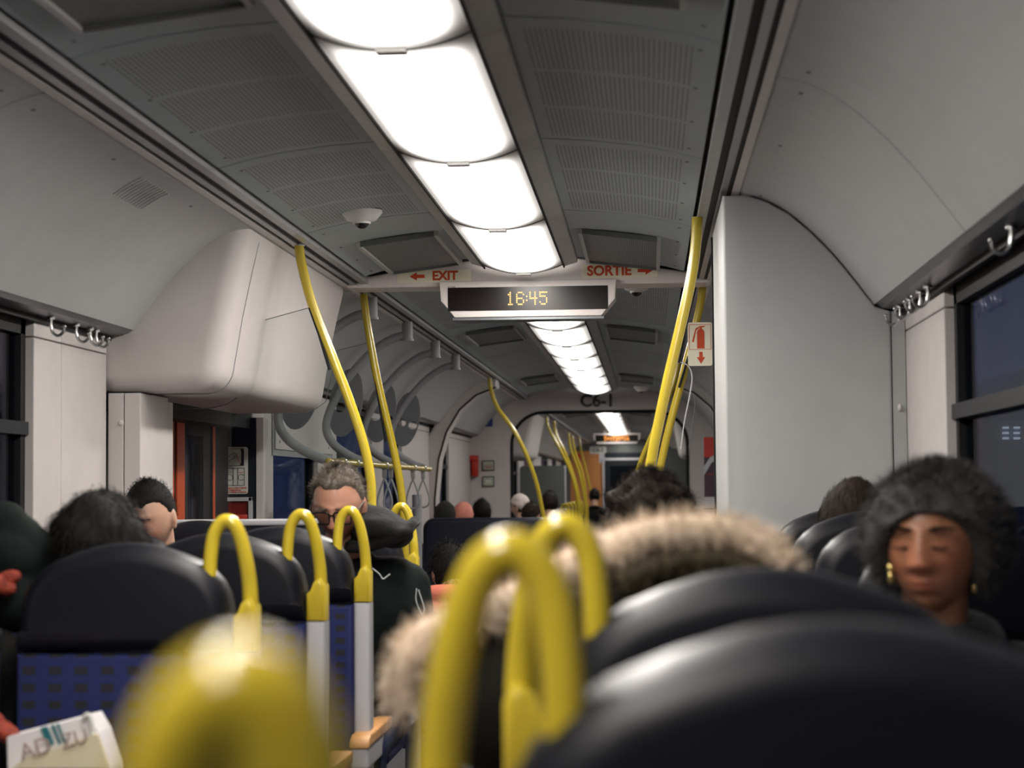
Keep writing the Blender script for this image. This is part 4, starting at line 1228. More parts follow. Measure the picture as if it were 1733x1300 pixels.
# wide double seat backs beyond the doors
def double_seat(x0, x1, y, top, lab, rot=0, handles=False):
    t = thing('double_seat', ((x0 + x1) / 2, y, LOW), lab, 'seat', 'wide seats beyond the doors')
    xc = (x0 + x1) / 2
    o = rrect(x0, x1, 0.35, top, 0.09, 6)
    MB().slab(o, y - 0.04, y + 0.05, 0.03).build('backrest', 'seat_shell', t)
    MB().slab(rrect(x0 + 0.03, x1 - 0.03, 0.40, top - 0.22, 0.03), y + 0.05, y + 0.07, 0.008).build('back_pad', 'seat_fabric', t)
    MB().slab([(x0, y + 0.05), (x1, y + 0.05), (x1, y + 0.5), (x0, y + 0.5)], 0.14, 0.22, 0.03, ax='z').build('seat_cushion', 'seat_fabric', t)
    MB().box(x0 + 0.1, x1 - 0.1, y + 0.1, y + 0.4, LOW, 0.14).build('pedestal', 'frame_grey', t, smooth=False)
    if handles:
        s = 1
        hp = [(x1 - 0.06, y, top - 0.03), (x1 - 0.05, y, top + 0.03), (x1, y, top + 0.055), (x1 + 0.03, y, top), (x1 + 0.03, y, top - 0.15)]
        MB().tube(smooth_path(hp, 4), 0.016, 10).build('grab_handle', 'yellow_paint', t)
    return t


a, b = P(716, 877, 15.6), P(931, 877, 15.6)
double_seat(a.x, b.x, 15.6, a.z, 'wide dark blue seat back beyond the doors, behind the orange hood')
fr_ = [(23.3, 'first'), (24.4, 'second'), (25.5, 'third'), (26.8, 'fourth'), (28.2, 'fifth')]
for y, o in fr_:
    double_seat(-1.35, -0.42, y, 1.03, 'distant seat with tiny yellow handle, %s in the next carriage on the left' % o, handles=True)
for y, o in ((23.6, 'first'), (25.0, 'second')):
    double_seat(0.45, 1.35, y, 1.03, 'distant seat in the next carriage on the right, %s' % o)
a, b = P(818, 876, 18.2), P(914, 876, 18.2)
double_seat(a.x, b.x, 18.4, 1.0, 'distant dark seat back just left of the curved pole')
# blue post at the end of the strap bar
t = thing('floor_post', (P(706, 900, 13.6).x, 13.6, LOW), 'slim grey-blue floor post below the strap loops', 'post')
xq = P(706, 900, 13.6).x
MB().tube([(xq, 13.6, LOW), (xq, 13.6, 1.25)], 0.035, 14).build('tube', 'arm_grey', t)
MB().tube([(xq, 13.6, LOW), (xq, 13.6, LOW + 0.02)], 0.06, 14).build('base', 'frame_grey', t)

# ================================================================== PAPER BAG AND RED CLOTH (lower left)
Yb = 3.72
c = P(85, 1245, Yb); rot = Matrix.Rotation(math.radians(-16), 3, 'Y')
t = thing('suitcase', (-0.62, Yb + 0.02, 0), 'upright dark suitcase below the paper bag', 'suitcase')
MB().slab(rrect(-0.85, -0.40, 0.06, 0.52, 0.05), Yb - 0.11, Yb + 0.13, 0.03).build('shell', 'navy_cloth', t)
for wx in (-0.78, -0.47):
    MB().tube([(wx - 0.02, Yb, 0.03), (wx + 0.02, Yb, 0.03)], 0.03, 12).build('wheel', 'black_rubber', t)
t = thing('paper_bag', (c.x, Yb, 0.52), 'white printed paper bag with teal bands at the lower left', 'paper bag')
def bag_poly(pix, Y): return [(P(u, v, Y).x, P(u, v, Y).z) for u, v in pix]
bt = bag_poly([(12, 1248), (150, 1212), (166, 1240), (185, 1300)], Yb)
bt += [(bt[-1][0] + 0.02, 0.53), (bt[0][0] + 0.01, 0.53)]
MB().prism(bt, Yb, Yb + 0.09).build('bag', 'paper_white', t, smooth=False)
for (u0, u1) in ((68, 80), (86, 91), (95, 99)):
    MB().prism(bag_poly([(u0, 1232 - (u0 - 68) * 0.26), (u1, 1232 - (u1 - 68) * 0.26), (u1 + 12, 1262 - (u1 - 68) * 0.26), (u0 + 14, 1266 - (u0 - 68) * 0.26)], Yb - 0.002), Yb - 0.003, Yb - 0.001).build('teal_band', 'teal_print', t, smooth=False)
MB().prism(bag_poly([(20, 1300), (45, 1282), (110, 1262), (158, 1243), (166, 1244), (184, 1300)], Yb - 0.012), Yb - 0.013, Yb - 0.004).build('cream_fold', 'beige_cream', t, smooth=False)
MB().tube(smooth_path([P(141, 1216, Yb - 0.004), P(149, 1210, Yb - 0.004), P(154, 1222, Yb - 0.004), P(156, 1245, Yb - 0.004)], 5), 0.005, 8).build('handle', 'sticker_grey', t)
q = P(60, 1268, Yb - 0.016)
text_mb('AD', 0.045, (q.x, Yb - 0.016, q.z), M=rot).build('lettering', 'print_grey', t, smooth=False)
q = P(126, 1251, Yb - 0.016)
text_mb('ZU', 0.040, (q.x, Yb - 0.016, q.z), M=rot).build('lettering', 'print_grey', t, smooth=False)
q = P(10, 1222, Yb + 0.02)
m = MB().ell((q.x - 0.012, Yb + 0.05, q.z - 0.022), (0.042, 0.03, 0.018), 18, 10, Matrix.Rotation(0.6, 3, 'Y'))
m.ell((q.x - 0.06, Yb + 0.05, q.z - 0.01), (0.05, 0.03, 0.035), 18, 10)
tag(m.build('red_cloth', 'red_cloth'), 'crumpled bright red cloth above the paper bag at the left edge', 'cloth')

# ================================================================== PEOPLE
from mathutils import noise as mnoise
HR = (0.078, 0.098, 0.118)


def gs(x, c, s): return math.exp(-((x - c) / s) ** 2 / 2)


def skull(d):
    """head surface without a face, in the direction d (front is -y); eye level at z = 0"""
    x, y, z = d
    p = Vector((x * HR[0], y * HR[1], z * HR[2]))
    if p.z < 0:
        t = min(1.0, -p.z / HR[2])
        p.x *= 1 - 0.26 * t * t
        if p.y > 0: p.y *= 1 - 0.45 * t            # nape
        else: p.y *= 1 - 0.06 * t
    else:
        if p.y > 0: p.y *= 1.06
    return p


def face(p, woman=False):
    """push the front of the head into brow, eyes, nose, lips and chin"""
    if p.y > -0.01: return p
    x, z = p.x, p.z; ax = abs(x); f = 0.0
    f += 0.0055 * gs(z, 0.024, 0.007) * gs(ax, 0.026, 0.016)
    f -= 0.010 * gs(z, 0.004, 0.010) * gs(ax, 0.031, 0.013)
    f += 0.0065 * gs(z, -0.001, 0.0075) * gs(ax, 0.031, 0.011)
    if z < 0.03:
        t = min(1.0, max(0.0, (0.022 - z) / 0.06)); wid = 0.0065 + 0.0075 * t
        h = 0.004 + 0.021 * t
        if z < -0.040: h *= max(0.0, 1 - (-0.040 - z) / 0.012)
        f += h * gs(x, 0, wid)
        f += 0.006 * gs(z, -0.040, 0.006) * gs(ax, 0.013, 0.006)
    f += 0.005 * gs(z, -0.028, 0.018) * gs(ax, 0.042, 0.014)
    lw = 0.017 if woman else 0.019
    lp = 0.0105 if woman else 0.0045
    f += lp * gs(z, -0.0655, 0.0042) * gs(x, 0, lw) + lp * 1.1 * gs(z, -0.0775, 0.0050) * gs(x, 0, lw * 0.9)
    f -= 0.004 * gs(z, -0.0712, 0.0022) * gs(x, 0, lw)
    f -= 0.004 * gs(z, -0.089, 0.006) * gs(x, 0, 0.018)
    f += 0.007 * gs(z, -0.104, 0.011) * gs(x, 0, 0.016)
    return Vector((p.x, p.y - f, p.z))


def head_mb(mb, M, c, woman=False, n=64):
    vs_ = []; fs_ = []
    for j in range(n + 1):
        ph = math.pi * j / n
        for i in range(n):
            th = 2 * math.pi * i / n
            p = face(skull((math.sin(ph) * math.cos(th), math.sin(ph) * math.sin(th), math.cos(ph))), woman)
            vs_.append(c + M @ p)
    for j in range(n):
        for i in range(n):
            fs_.append((j * n + i, (j + 1) * n + i, (j + 1) * n + (i + 1) % n, j * n + (i + 1) % n))
    mb.add(vs_, fs_)
    for s in (-1, 1):
        E = M @ Matrix.Rotation(s * 0.35, 3, 'Z') @ Matrix.Rotation(-0.15, 3, 'X')
        mb.ell(c + M @ Vector((s * 0.078, 0.012, -0.012)), (0.011, 0.019, 0.032), 14, 10, E)
        mb.ell(c + M @ Vector((s * 0.080, 0.004, -0.036)), (0.009, 0.010, 0.012), 10, 8, E)


def remesh(mb, name, voxel, smooth_it=2):
    me = bpy.data.meshes.new(name); me.from_pydata(mb.v, [], mb.f)
    bm = bmesh.new(); bm.from_mesh(me); bmesh.ops.recalc_face_normals(bm, faces=bm.faces); bm.to_mesh(me); bm.free()
    ob = bpy.data.objects.new(name, me); COL.objects.link(ob)
    r = ob.modifiers.new('r', 'REMESH'); r.mode = 'VOXEL'; r.voxel_size = voxel; r.use_smooth_shade = True
    if smooth_it:
        sm_ = ob.modifiers.new('s', 'SMOOTH'); sm_.iterations = smooth_it; sm_.factor = 0.5
    dg = bpy.context.evaluated_depsgraph_get(); dg.update()
    out = bpy.data.meshes.new_from_object(ob.evaluated_get(dg))
    bpy.data.objects.remove(ob); bpy.data.meshes.remove(me)
    out.name = name
    out.polygons.foreach_set('use_smooth', [True] * len(out.polygons))
    return out


def blades(mb, base, dirs, length, width, droop=0.0, segs=2, curl=0.0):
    """hair or fur: thin tapering strips"""
    for p, d in zip(base, dirs):
        L = length * RNG.uniform(0.6, 1.25); s = d.orthogonal().normalized() * width * 0.5
        s = Matrix.Rotation(RNG.uniform(0, 6.28), 3, d) @ s
        vs_ = []; q = p.copy(); dd = d.copy()
        for k in range(segs + 1):
            w = 1 - 0.8 * k / segs
            vs_ += [q - s * w, q + s * w]
            if curl: dd = (dd + Vector(RNG.normal(0, curl, 3))).normalized()
            dd = (dd + Vector((0, 0, -droop))).normalized()
            q = q + dd * (L / segs)
        mb.add(vs_, [(2 * k, 2 * k + 1, 2 * k + 3, 2 * k + 2) for k in range(segs)])


def hair_mesh(mb, M, c, line, thick, lump=0.0, freq=30.0, strands=0, slen=0.03, swid=0.0015, droop=0.3, curl=0.0, sweep=None, grow=(1, 1, 1), n=56):
    """hair standing off the skull wherever line(direction) > 0"""
    vs_ = []; ok = []; tops = []
    for j in range(n + 1):
        ph = math.pi * j / n
        for i in range(n):
            th = 2 * math.pi * i / n
            d = Vector((math.sin(ph) * math.cos(th), math.sin(ph) * math.sin(th), math.cos(ph)))
            p = skull(d); m = max(-1.0, min(1.0, line(d)))
            t = max(0.0, min(1.0, m / 0.16)); t = t * t * (3 - 2 * t)
            nn = Vector((p.x / HR[0] ** 2, p.y / HR[1] ** 2, p.z / HR[2] ** 2)).normalized()
            k = thick * t * (0.55 + 0.45 * max(0.0, d.z + 0.3))
            if lump: k += t * lump * mnoise.noise(Vector(p) * freq)
            q = p * (0.965 if t <= 0 else 1.0) + nn * k
            q = Vector((q.x * (1 + (grow[0] - 1) * t), q.y * (1 + (grow[1] - 1) * t), q.z * (1 + (grow[2] - 1) * t)))
            vs_.append(c + M @ q); ok.append(t > 0)
            if t > 0.5: tops.append((q, nn))
    fs_ = []
    for j in range(n):
        for i in range(n):
            f = (j * n + i, (j + 1) * n + i, (j + 1) * n + (i + 1) % n, j * n + (i + 1) % n)
            if any(ok[v] for v in f): fs_.append(f)
    mb.add(vs_, fs_)
    if strands:
        idx = RNG.integers(0, len(tops), strands); base = []; dirs = []
        for i in idx:
            q, nn = tops[i]
            q = q + Vector(RNG.normal(0, 0.004, 3))
            d = nn * 0.6 + Vector(RNG.normal(0, 0.25, 3))
            if sweep is not None: d = d + Vector(sweep)
            base.append(c + M @ q); dirs.append((M @ d).normalized())
        blades(mb, base, dirs, slen, swid, droop, 3, curl)


def hline(front=0.42, side=-0.05, back=-0.75, temple=0.0):
    def f(d):
        y = d.y
        z = front + (side - front) * min(1, max(0, (y + 0.85) / 0.85)) if y < 0 else side + (back - side) * min(1, y / 0.6)
        if temple and y < -0.1: z += temple * max(0.0, abs(d.x) - 0.25) * 2 * max(0.0, 1 - abs(y + 0.55) / 0.5)
        return d.z - z
    return f


def rot_head(yaw, pitch, roll=0.0):
    return Matrix.Rotation(math.radians(yaw), 3, 'Z') @ Matrix.Rotation(math.radians(pitch), 3, 'X') @ Matrix.Rotation(math.radians(roll), 3, 'Y')


def person(label, head, floor, turn, yaw=0, pitch=0, roll=0, skin='skin_light', coat='black_cloth', fwd=0.06, hi=False, woman=False, broad=1.0,
           trousers='navy_cloth', cat='person'):
    """a seated figure; head = world position of the middle of the head, turn = which way the body faces (0 = towards the camera)"""
    head = Vector(head)
    R = Matrix.Rotation(turn, 3, 'Z')
    root = head - R @ Vector((0, -fwd, 0)); root.z = floor
    t = thing('person', root, label, cat)
    t.rotation_euler = (0, 0, turn); WORLD[t.name] = Vector((0, 0, 0))
    hz = head.z - floor; c = Vector((0, -fwd, hz)); M = rot_head(yaw, pitch, roll)
    sh = hz - 0.235; se = min(0.46, sh - 0.42); b = broad
    def limbs(mb, g, hands=False, arms=True, legs=True, trunk=True):
        if trunk:
            mb.ell((0, 0.03, se + 0.10), (0.165 * b + g, 0.135 + g, 0.14 + g), 24, 16)
            mb.cap((0, 0.03, se + 0.12), (0, 0.02 - fwd * 0.2, sh - 0.15), 0.125 * b + g, 0.135 * b + g, 24)
            mb.ell((0, 0.02 - fwd * 0.2, sh - 0.12), (0.178 * b + g, 0.115 + g, 0.16 + g), 24, 16)
            mb.cap((-0.145 * b, 0.02, sh - 0.02), (0.145 * b, 0.02, sh - 0.02), 0.062 + g, 0.062 + g, 20)
        for s in (-1, 1):
            S = (s * 0.185 * b, 0.02, sh - 0.035); E = (s * 0.235 * b, -0.06, sh - 0.31); W = (s * 0.10, -0.26, se + 0.20)
            if arms:
                mb.cap(S, E, 0.055 + g, 0.044 + g, 18); mb.cap(E, W, 0.043 + g, (0.029 if not g else 0.034) + g, 18)
            if hands:
                pw = Vector(W); mb.ell(pw + Vector((-s * 0.012, -0.045, -0.008)), (0.038, 0.048, 0.016), 14, 10)
                for k in range(4):
                    f0 = pw + Vector((-s * (0.012 - 0.030 + 0.0195 * k), -0.082, -0.008))
                    ln_ = (0.040, 0.046, 0.043, 0.034)[k]
                    f1 = f0 + Vector((0, -ln_, -0.008)); f2 = f1 + Vector((0, -0.012, -0.026))
                    mb.cap(f0, f1, 0.0085, 0.008, 10); mb.cap(f1, f2, 0.008, 0.007, 10)
                th0 = pw + Vector((-s * 0.045, -0.035, -0.006)); th1 = th0 + Vector((-s * 0.024, -0.030, -0.006))
                mb.cap(pw + Vector((-s * 0.025, -0.02, -0.006)), th0, 0.012, 0.0105, 10); mb.cap(th0, th1, 0.0105, 0.009, 10)
            if legs:
                K = (s * 0.125, -0.42, se + 0.055)
                mb.cap((s * 0.095, 0.0, se + 0.08), K, 0.080 + g, 0.058 + g, 18)
                mb.cap(K, (s * 0.125, -0.45, 0.10), 0.055 + g, 0.040 + g, 18)
                if not g: mb.ell((s * 0.125, -0.50, 0.045), (0.042, 0.11, 0.04), 14, 10)
    bm_ = MB(); head_mb(bm_, M, c, woman, 72 if hi else 40)
    bm_.cap((0, 0.03, sh - 0.03), c + M @ Vector((0, 0.028, -0.055)), 0.062, 0.055, 20)
    limbs(bm_, 0.0, hands=True)
    me = remesh(bm_, 'body', 0.0042 if hi else 0.009, 2 if hi else 1)
    # natural skin tints: lips, lids, brows' root shade, cheeks
    Mi = M.transposed(); co = np.empty(len(me.vertices) * 3); me.vertices.foreach_get('co', co); co = co.reshape(-1, 3)
    q = (co - np.array(c)) @ np.array(Mi).T
    col = np.ones((len(q), 4)); ax = np.abs(q[:, 0]); fr_ = (q[:, 1] < -0.05)
    def G(z0, sz, x0, sx, arr): return np.exp(-((q[:, 2] - z0) / sz) ** 2 / 2 - ((arr - x0) / sx) ** 2 / 2) * fr_
    lips = np.clip(G(-0.0715, 0.0085, 0, 0.017, q[:, 0]) * 1.25, 0, 1)
    lid = G(0.0, 0.009, 0.031, 0.013, ax); chk = G(-0.035, 0.02, 0.042, 0.02, ax); nose = G(-0.036, 0.014, 0, 0.012, q[:, 0])
    for ch, (l_, e_, k_) in enumerate(((0.92, 0.80, 1.10), (0.66, 0.68, 0.92), (0.70, 0.66, 0.90))):
        col[:, ch] *= (1 + (l_ - 1) * lips) * (1 + (e_ - 1) * lid) * (1 + (k_ - 1) * np.clip(chk + nose, 0, 1))
    at = me.color_attributes.new('tint', 'FLOAT_COLOR', 'POINT'); at.data.foreach_set('color', col.ravel())
    body = link('body', me, skin, t, Vector((0, 0, 0)))
    jm = MB(); limbs(jm, 0.020, legs=False)
    jm.tube(smooth_path([(0.075 * math.cos(a), 0.02 - fwd * 0.15 + 0.075 * math.sin(a), sh + 0.045 + 0.018 * math.sin(a)) for a in [2 * math.pi * i / 12 for i in range(13)]], 3), 0.026, 10)
    link('coat', remesh(jm, 'coat', 0.010, 3), coat, t, Vector((0, 0, 0)))
    tm = MB(); limbs(tm, 0.012, arms=False, trunk=False); tm.ell((0, 0.03, se + 0.08), (0.175 * b, 0.15, 0.11), 20, 12)
    link('trousers', remesh(tm, 'trousers', 0.012, 2), trousers, t, Vector((0, 0, 0)))
    return t, M, c, sh


def part(t, mb, name, m, smooth=True, angle=60):
    return mb.build(name, m, t, origin=(0, 0, 0), smooth=smooth, angle=angle)


def to_local(t, p):
    """world point -> the person's own axes"""
    return Matrix.Rotation(-t.rotation_euler.z, 3, 'Z') @ (Vector(p) - Vector(t.location))


AWAY = math.pi
# ---- grey-haired man in glasses, head bent, facing the camera
h = P(573, 851, 6.14)
t, M, c, sh = person('grey-haired man in dark glasses and black hooded jacket looking down', h, 0.0, 0.0, yaw=-4, pitch=24, skin='skin_ruddy', coat='green_black_cloth', fwd=0.13, hi=True, broad=1.08)
mb = MB(); hair_mesh(mb, M, c, hline(0.74, -0.02, -0.75, 0.45), 0.008, 0.003, 40, 3000, 0.016, 0.0014, 0.05, 0.15, sweep=(0.25, -0.1, 0.0))
part(t, mb, 'hair', 'hair_grey')
gl = MB()
for s in (-1, 1):
    fr_ = [(s * 0.034 + x, z) for x, z in rrect(-0.027, 0.027, -0.021, 0.019, 0.009, 3)]; fr_.append(fr_[0])
    gl.tube([c + M @ Vector((x, -0.108 + 0.25 * abs(x) ** 1.6, z - 0.004)) for x, z in fr_], 0.0028, 8)
    gl.tube([c + M @ Vector(p) for p in ((s * 0.062, -0.100, 0.006), (s * 0.079, -0.06, 0.008), (s * 0.084, 0.0, 0.004))], 0.0022, 8)
gl.tube([c + M @ Vector((x, -0.109, 0.006)) for x in (-0.008, 0, 0.008)], 0.0024, 8)
g_ = part(t, gl, 'glasses', 'glasses_black')
for s in (-1, 1):
    MBl = MB(); pl_ = [c + M @ Vector((s * 0.034 + x, -0.106 + 0.25 * abs(s * 0.034 + x) ** 1.6, z - 0.004)) for x, z in rrect(-0.026, 0.026, -0.020, 0.018, 0.009, 3)]
    MBl.add(pl_, [tuple(range(len(pl_)))]); o = MBl.build('lens', 'lens_glass', t, origin=(0, 0, 0)); o.parent = g_
for s in (-1, 1):
    bw_ = MB()
    base = [c + M @ Vector((s * x, -0.098 + 0.22 * x ** 1.5, 0.022 + RNG.normal(0, 0.0018))) for x in RNG.uniform(0.012, 0.05, 90)]
    blades(bw_, base, [(M @ Vector((s * 0.6, -0.6, 0.25))).normalized()] * 90, 0.011, 0.0014, 0.1)
    part(t, bw_, 'eyebrow', 'hair_grey')
# the jacket's big hood lying on his shoulder, with pale piping below
hd = MB()
hc = to_local(t, P(640, 893, 6.2))
hd.ell(hc + Vector((0.0, 0.03, 0.0)), (0.115, 0.14, 0.062), 24, 14, Matrix.Rotation(0.28, 3, 'Y'))
hd.ell(hc + Vector((-0.07, 0.08, 0.0)), (0.12, 0.12, 0.075), 24, 14)
hd.tube(smooth_path([hc + Vector(p) for p in ((-0.10, -0.03, -0.06), (-0.02, -0.075, -0.055), (0.06, -0.07, -0.03), (0.105, -0.02, 0.0), (0.11, 0.05, 0.02))], 4), 0.020, 10)
hme = remesh(hd, 'hood', 0.006, 2)
for vt in hme.vertices:          # soft folds in the cloth
    k_ = mnoise.noise(Vector((vt.co.x * 9, vt.co.y * 9, vt.co.z * 30))) * 0.009
    vt.co += vt.normal * k_
link('hood', hme, 'black_cloth', t, Vector((0, 0, 0)))
zl = MB()
for pix in ([(630, 962), (642, 972), (648, 980), (656, 975), (660, 972)], [(705, 996), (704, 1015), (709, 1030), (715, 1040), (718, 1030), (712, 1010), (708, 998)]):
    zl.tube(smooth_path([to_local(t, P(u, v, 5.97 if u < 680 else 6.05)) for u, v in pix], 4), 0.0022, 6)
part(t, zl, 'piping', 'piping_grey')

# ---- man with cropped black hair, face turned down to the left
h = P(254, 873, 6.35)
t, M, c, sh = person('man with cropped black hair bending his face down near the left pillar', h, 0.0, 0.0, yaw=-13, pitch=20, skin='skin_light', coat='navy_cloth', fwd=0.13, hi=True)
mb = MB(); hair_mesh(mb, M, c, (lambda f: (lambda d: f(d) + 0.10 * mnoise.noise(d * 5.0)))(hline(0.50, 0.02, -0.6, 0.3)), 0.005, 0.001, 60, 2600, 0.007, 0.0014, 0.0, 0.1)
part(t, mb, 'hair', 'hair_black')
for s in (-1, 1):
    bw_ = MB()
    base = [c + M @ Vector((s * x, -0.098 + 0.22 * x ** 1.5, 0.024 + RNG.normal(0, 0.002))) for x in RNG.uniform(0.012, 0.05, 110)]
    blades(bw_, base, [(M @ Vector((s * 0.6, -0.6, 0.2))).normalized()] * 110, 0.011, 0.0016, 0.1)
    part(t, bw_, 'eyebrow', 'hair_black')

# ---- messy black hair behind the nearest left seat
h = P(168, 938, 4.26)
t, M, c, sh = person('person with messy black hair slumped behind the nearest left seat', h, 0.0, AWAY, yaw=-18, pitch=14, roll=6, skin='skin_light', coat='black_cloth')
mb = MB(); hair_mesh(mb, M, c, hline(0.35, -0.25, -1.2), 0.018, 0.012, 22, 2600, 0.050, 0.0018, 0.9, 0.16, grow=(1.12, 1.05, 1.0))
part(t, mb, 'hair', 'hair_black')

# ---- black padded coat at the left edge
h = P(-150, 900, 4.25)
t, M, c, sh = person('person in a black padded coat cut off by the left photo edge', h, 0.0, AWAY, skin='skin_light', coat='black_cloth', broad=1.1)
mb = MB(); hair_mesh(mb, M, c, hline(0.35, -0.1, -0.8), 0.02, 0.006, 30, 400, 0.03)
part(t, mb, 'hair', 'hair_black')
hd = MB()
for pix, r in ((((-60, 884), (10, 884)), 0.050), (((10, 890), (60, 925)), 0.045), (((-40, 935), (30, 945)), 0.075), (((-40, 1000), (20, 1010)), 0.085)):
    hd.cap(to_local(t, P(*pix[0], 4.2)), to_local(t, P(*pix[1], 4.2)), r, r * 0.95, 18)
hd.cap(to_local(t, P(40, 905, 4.22)), to_local(t, P(72, 960, 4.22)), 0.042, 0.04, 18)
link('hood', remesh(hd, 'hood', 0.009, 3), 'green_black_cloth', t, Vector((0, 0, 0)))
sc_ = MB(); q = to_local(t, P(14, 979, 4.09)); sc_.ell(q, (0.030, 0.016, 0.017), 20, 12, Matrix.Rotation(0.3, 3, 'Y')); sc_.ell(q + Vector((0.03, 0.012, -0.012)), (0.03, 0.018, 0.022), 20, 12); sc_.ell(q + Vector((0.004, 0.006, -0.022)), (0.024, 0.016, 0.016), 20, 12)
link('knit_scarf', remesh(sc_, 'knit_scarf', 0.004, 2), 'red_cloth', t, Vector((0, 0, 0)))

# ---- woman in the grey fur hat
h = P(1578, 916, 3.35)
t, M, c, sh = person('woman in a big grey fur hat and black coat with eyes lowered', h, 0.0, 0.0, yaw=-20, pitch=0, skin='skin_brown', coat='black_cloth', fwd=0.05, hi=True, woman=True, broad=1.0)
hatM = rot_head(-12, 0)
hm = MB(); n = 60; vs_ = []; tops = []; keep = []
hc = c + Vector((0.010, 0.018, 0.010))
for j in range(n + 1):
    ph = math.pi * j / n
    for i in range(n):
        th = 2 * math.pi * i / n
        d = Vector((math.sin(ph) * math.cos(th), math.sin(ph) * math.sin(th), math.cos(ph)))
        # face opening at the front, open below
        e_ = (d.x / 0.70) ** 2 + ((d.z + 0.34) / 0.66) ** 2
        op = max(0.0, min(1.2, (1.12 - e_) * 4.0)) if d.y < -0.15 else 0.0
        op = max(op, 2.0 if d.z < -0.80 else 0.0)
        k = max(0.0, 1 - op)
        r = Vector((0.122 * d.x, 0.128 * d.y, 0.117 * d.z)) * (0.50 + 0.50 * min(1, k)) * (1 + 0.05 * mnoise.noise(d * 4.0))
        vs_.append(hc + hatM @ r); keep.append(k > 0.02)
        if k > 0.6: tops.append((hc + hatM @ r, (hatM @ d).normalized()))
fs_ = [f for f in ((j * n + i, (j + 1) * n + i, (j + 1) * n + (i + 1) % n, j * n + (i + 1) % n) for j in range(n) for i in range(n)) if any(keep[v] for v in f)]
hm.add(vs_, fs_)
idx = RNG.integers(0, len(tops), 9000)
blades(hm, [tops[i][0] + Vector(RNG.normal(0, 0.003, 3)) for i in idx], [(tops[i][1] + Vector(RNG.normal(0, 0.45, 3))).normalized() for i in idx], 0.021, 0.0016, 0.12, 2, 0.2)
part(t, hm, 'fur_hat', 'fur_grey')
for s in (-1, 1):
    bw_ = MB()
    base = [c + M @ Vector((s * x, -0.099 + 0.22 * x ** 1.5, 0.021 + 0.10 * (0.03 - abs(x - 0.036)) + RNG.normal(0, 0.0014))) for x in RNG.uniform(0.012, 0.052, 160)]
    blades(bw_, base, [(M @ Vector((s * 0.7, -0.5, 0.12))).normalized()] * 160, 0.010, 0.0016, 0.1)
    part(t, bw_, 'eyebrow', 'hair_black'); bw_ = MB()
    base = [c + M @ Vector((s * x, -0.0955 + 0.25 * x ** 1.5, -0.0065 - 0.10 * (0.013 - abs(x - 0.031)) + RNG.normal(0, 0.0006))) for x in RNG.uniform(0.018, 0.046, 130)]
    blades(bw_, base, [(M @ Vector((s * 0.1, -0.8, -0.55))).normalized()] * 130, 0.006, 0.0011, 0.1)
    part(t, bw_, 'eyelashes', 'hair_black')
sf = MB().tube(smooth_path([(c.x + 0.085 * math.cos(a), c.y + 0.055 + 0.085 * math.sin(a), c.z - 0.175 + 0.012 * math.sin(a)) for a in [2 * math.pi * i / 12 for i in range(13)]], 3), 0.048, 12)
link('scarf', remesh(sf, 'scarf', 0.009, 2), 'black_cloth', t, Vector((0, 0, 0)))
for u, v in ((1507, 968), (1649, 985)):
    er = MB()
    q = to_local(t, P(u, v, 3.30 if u < 1600 else 3.33)); er.ell(q + Vector((0, 0, 0.006)), (0.006, 0.005, 0.008), 12, 8); er.ell(q + Vector((0, 0, -0.010)), (0.005, 0.004, 0.010), 12, 8)
    part(t, er, 'earring', 'gold')

# ---- person in the fur-trimmed hood in front of the second right seat
hp_ = P(1030, 1130, 2.50)
t, M, c, sh = person('person in a dark parka with wide cream fur hood trim beyond the blurred handles', hp_, 0.0, AWAY, pitch=30, skin='skin_light', coat='olive_cloth', fwd=0.10)
mb = MB(); hair_mesh(mb, M, c, hline(0.35, -0.1, -0.8), 0.02, 0.006, 30, 300, 0.03)
part(t, mb, 'hair', 'hair_dark_brown')
hd = MB()
hd.ell(to_local(t, P(1150, 1085, 2.45)), (0.155, 0.10, 0.125), 24, 16)
hd.ell(to_local(t, P(900, 1170, 2.45)), (0.135, 0.10, 0.115), 24, 16)
link('hood', remesh(hd, 'hood', 0.009, 3), 'olive_cloth', t, Vector((0, 0, 0)))
fpx = [(690, 1205), (684, 1150), (705, 1095), (760, 1058), (830, 1035), (900, 1005), (960, 965), (1040, 925), (1130, 903), (1220, 903), (1280, 925), (1325, 962)]
fpts = smooth_path([to_local(t, P(u, v, 2.38)) for u, v in fpx], 8)
fm = MB().tube(fpts, 0.021, 12)
base = []; dirs = []
for k in range(7000):
    i = int(RNG.integers(0, len(fpts) - 1)); p = fpts[i].lerp(fpts[i + 1], RNG.random())
    d = Vector(RNG.normal(0, 1, 3)).normalized(); base.append(p + d * 0.020); dirs.append((d + Vector(RNG.normal(0, 0.3, 3))).normalized())
blades(fm, base, dirs, 0.020, 0.0016, 0.1, 2, 0.2)
part(t, fm, 'fur_trim', 'fur_cream')
fp2 = smooth_path([to_local(t, P(u, v, 2.36)) for u, v in [(1050, 985), (1130, 955), (1220, 948), (1300, 975)]], 8)
fm = MB().tube(fp2, 0.014, 10); base = []; dirs = []
for k in range(1800):
    i = int(RNG.integers(0, len(fp2) - 1)); p = fp2[i].lerp(fp2[i + 1], RNG.random())
    d = Vector(RNG.normal(0, 1, 3)).normalized(); base.append(p + d * 0.013); dirs.append(d)
blades(fm, base, dirs, 0.016, 0.0016, 0.1, 2, 0.2)
part(t, fm, 'fur_lining', 'fur_dark')

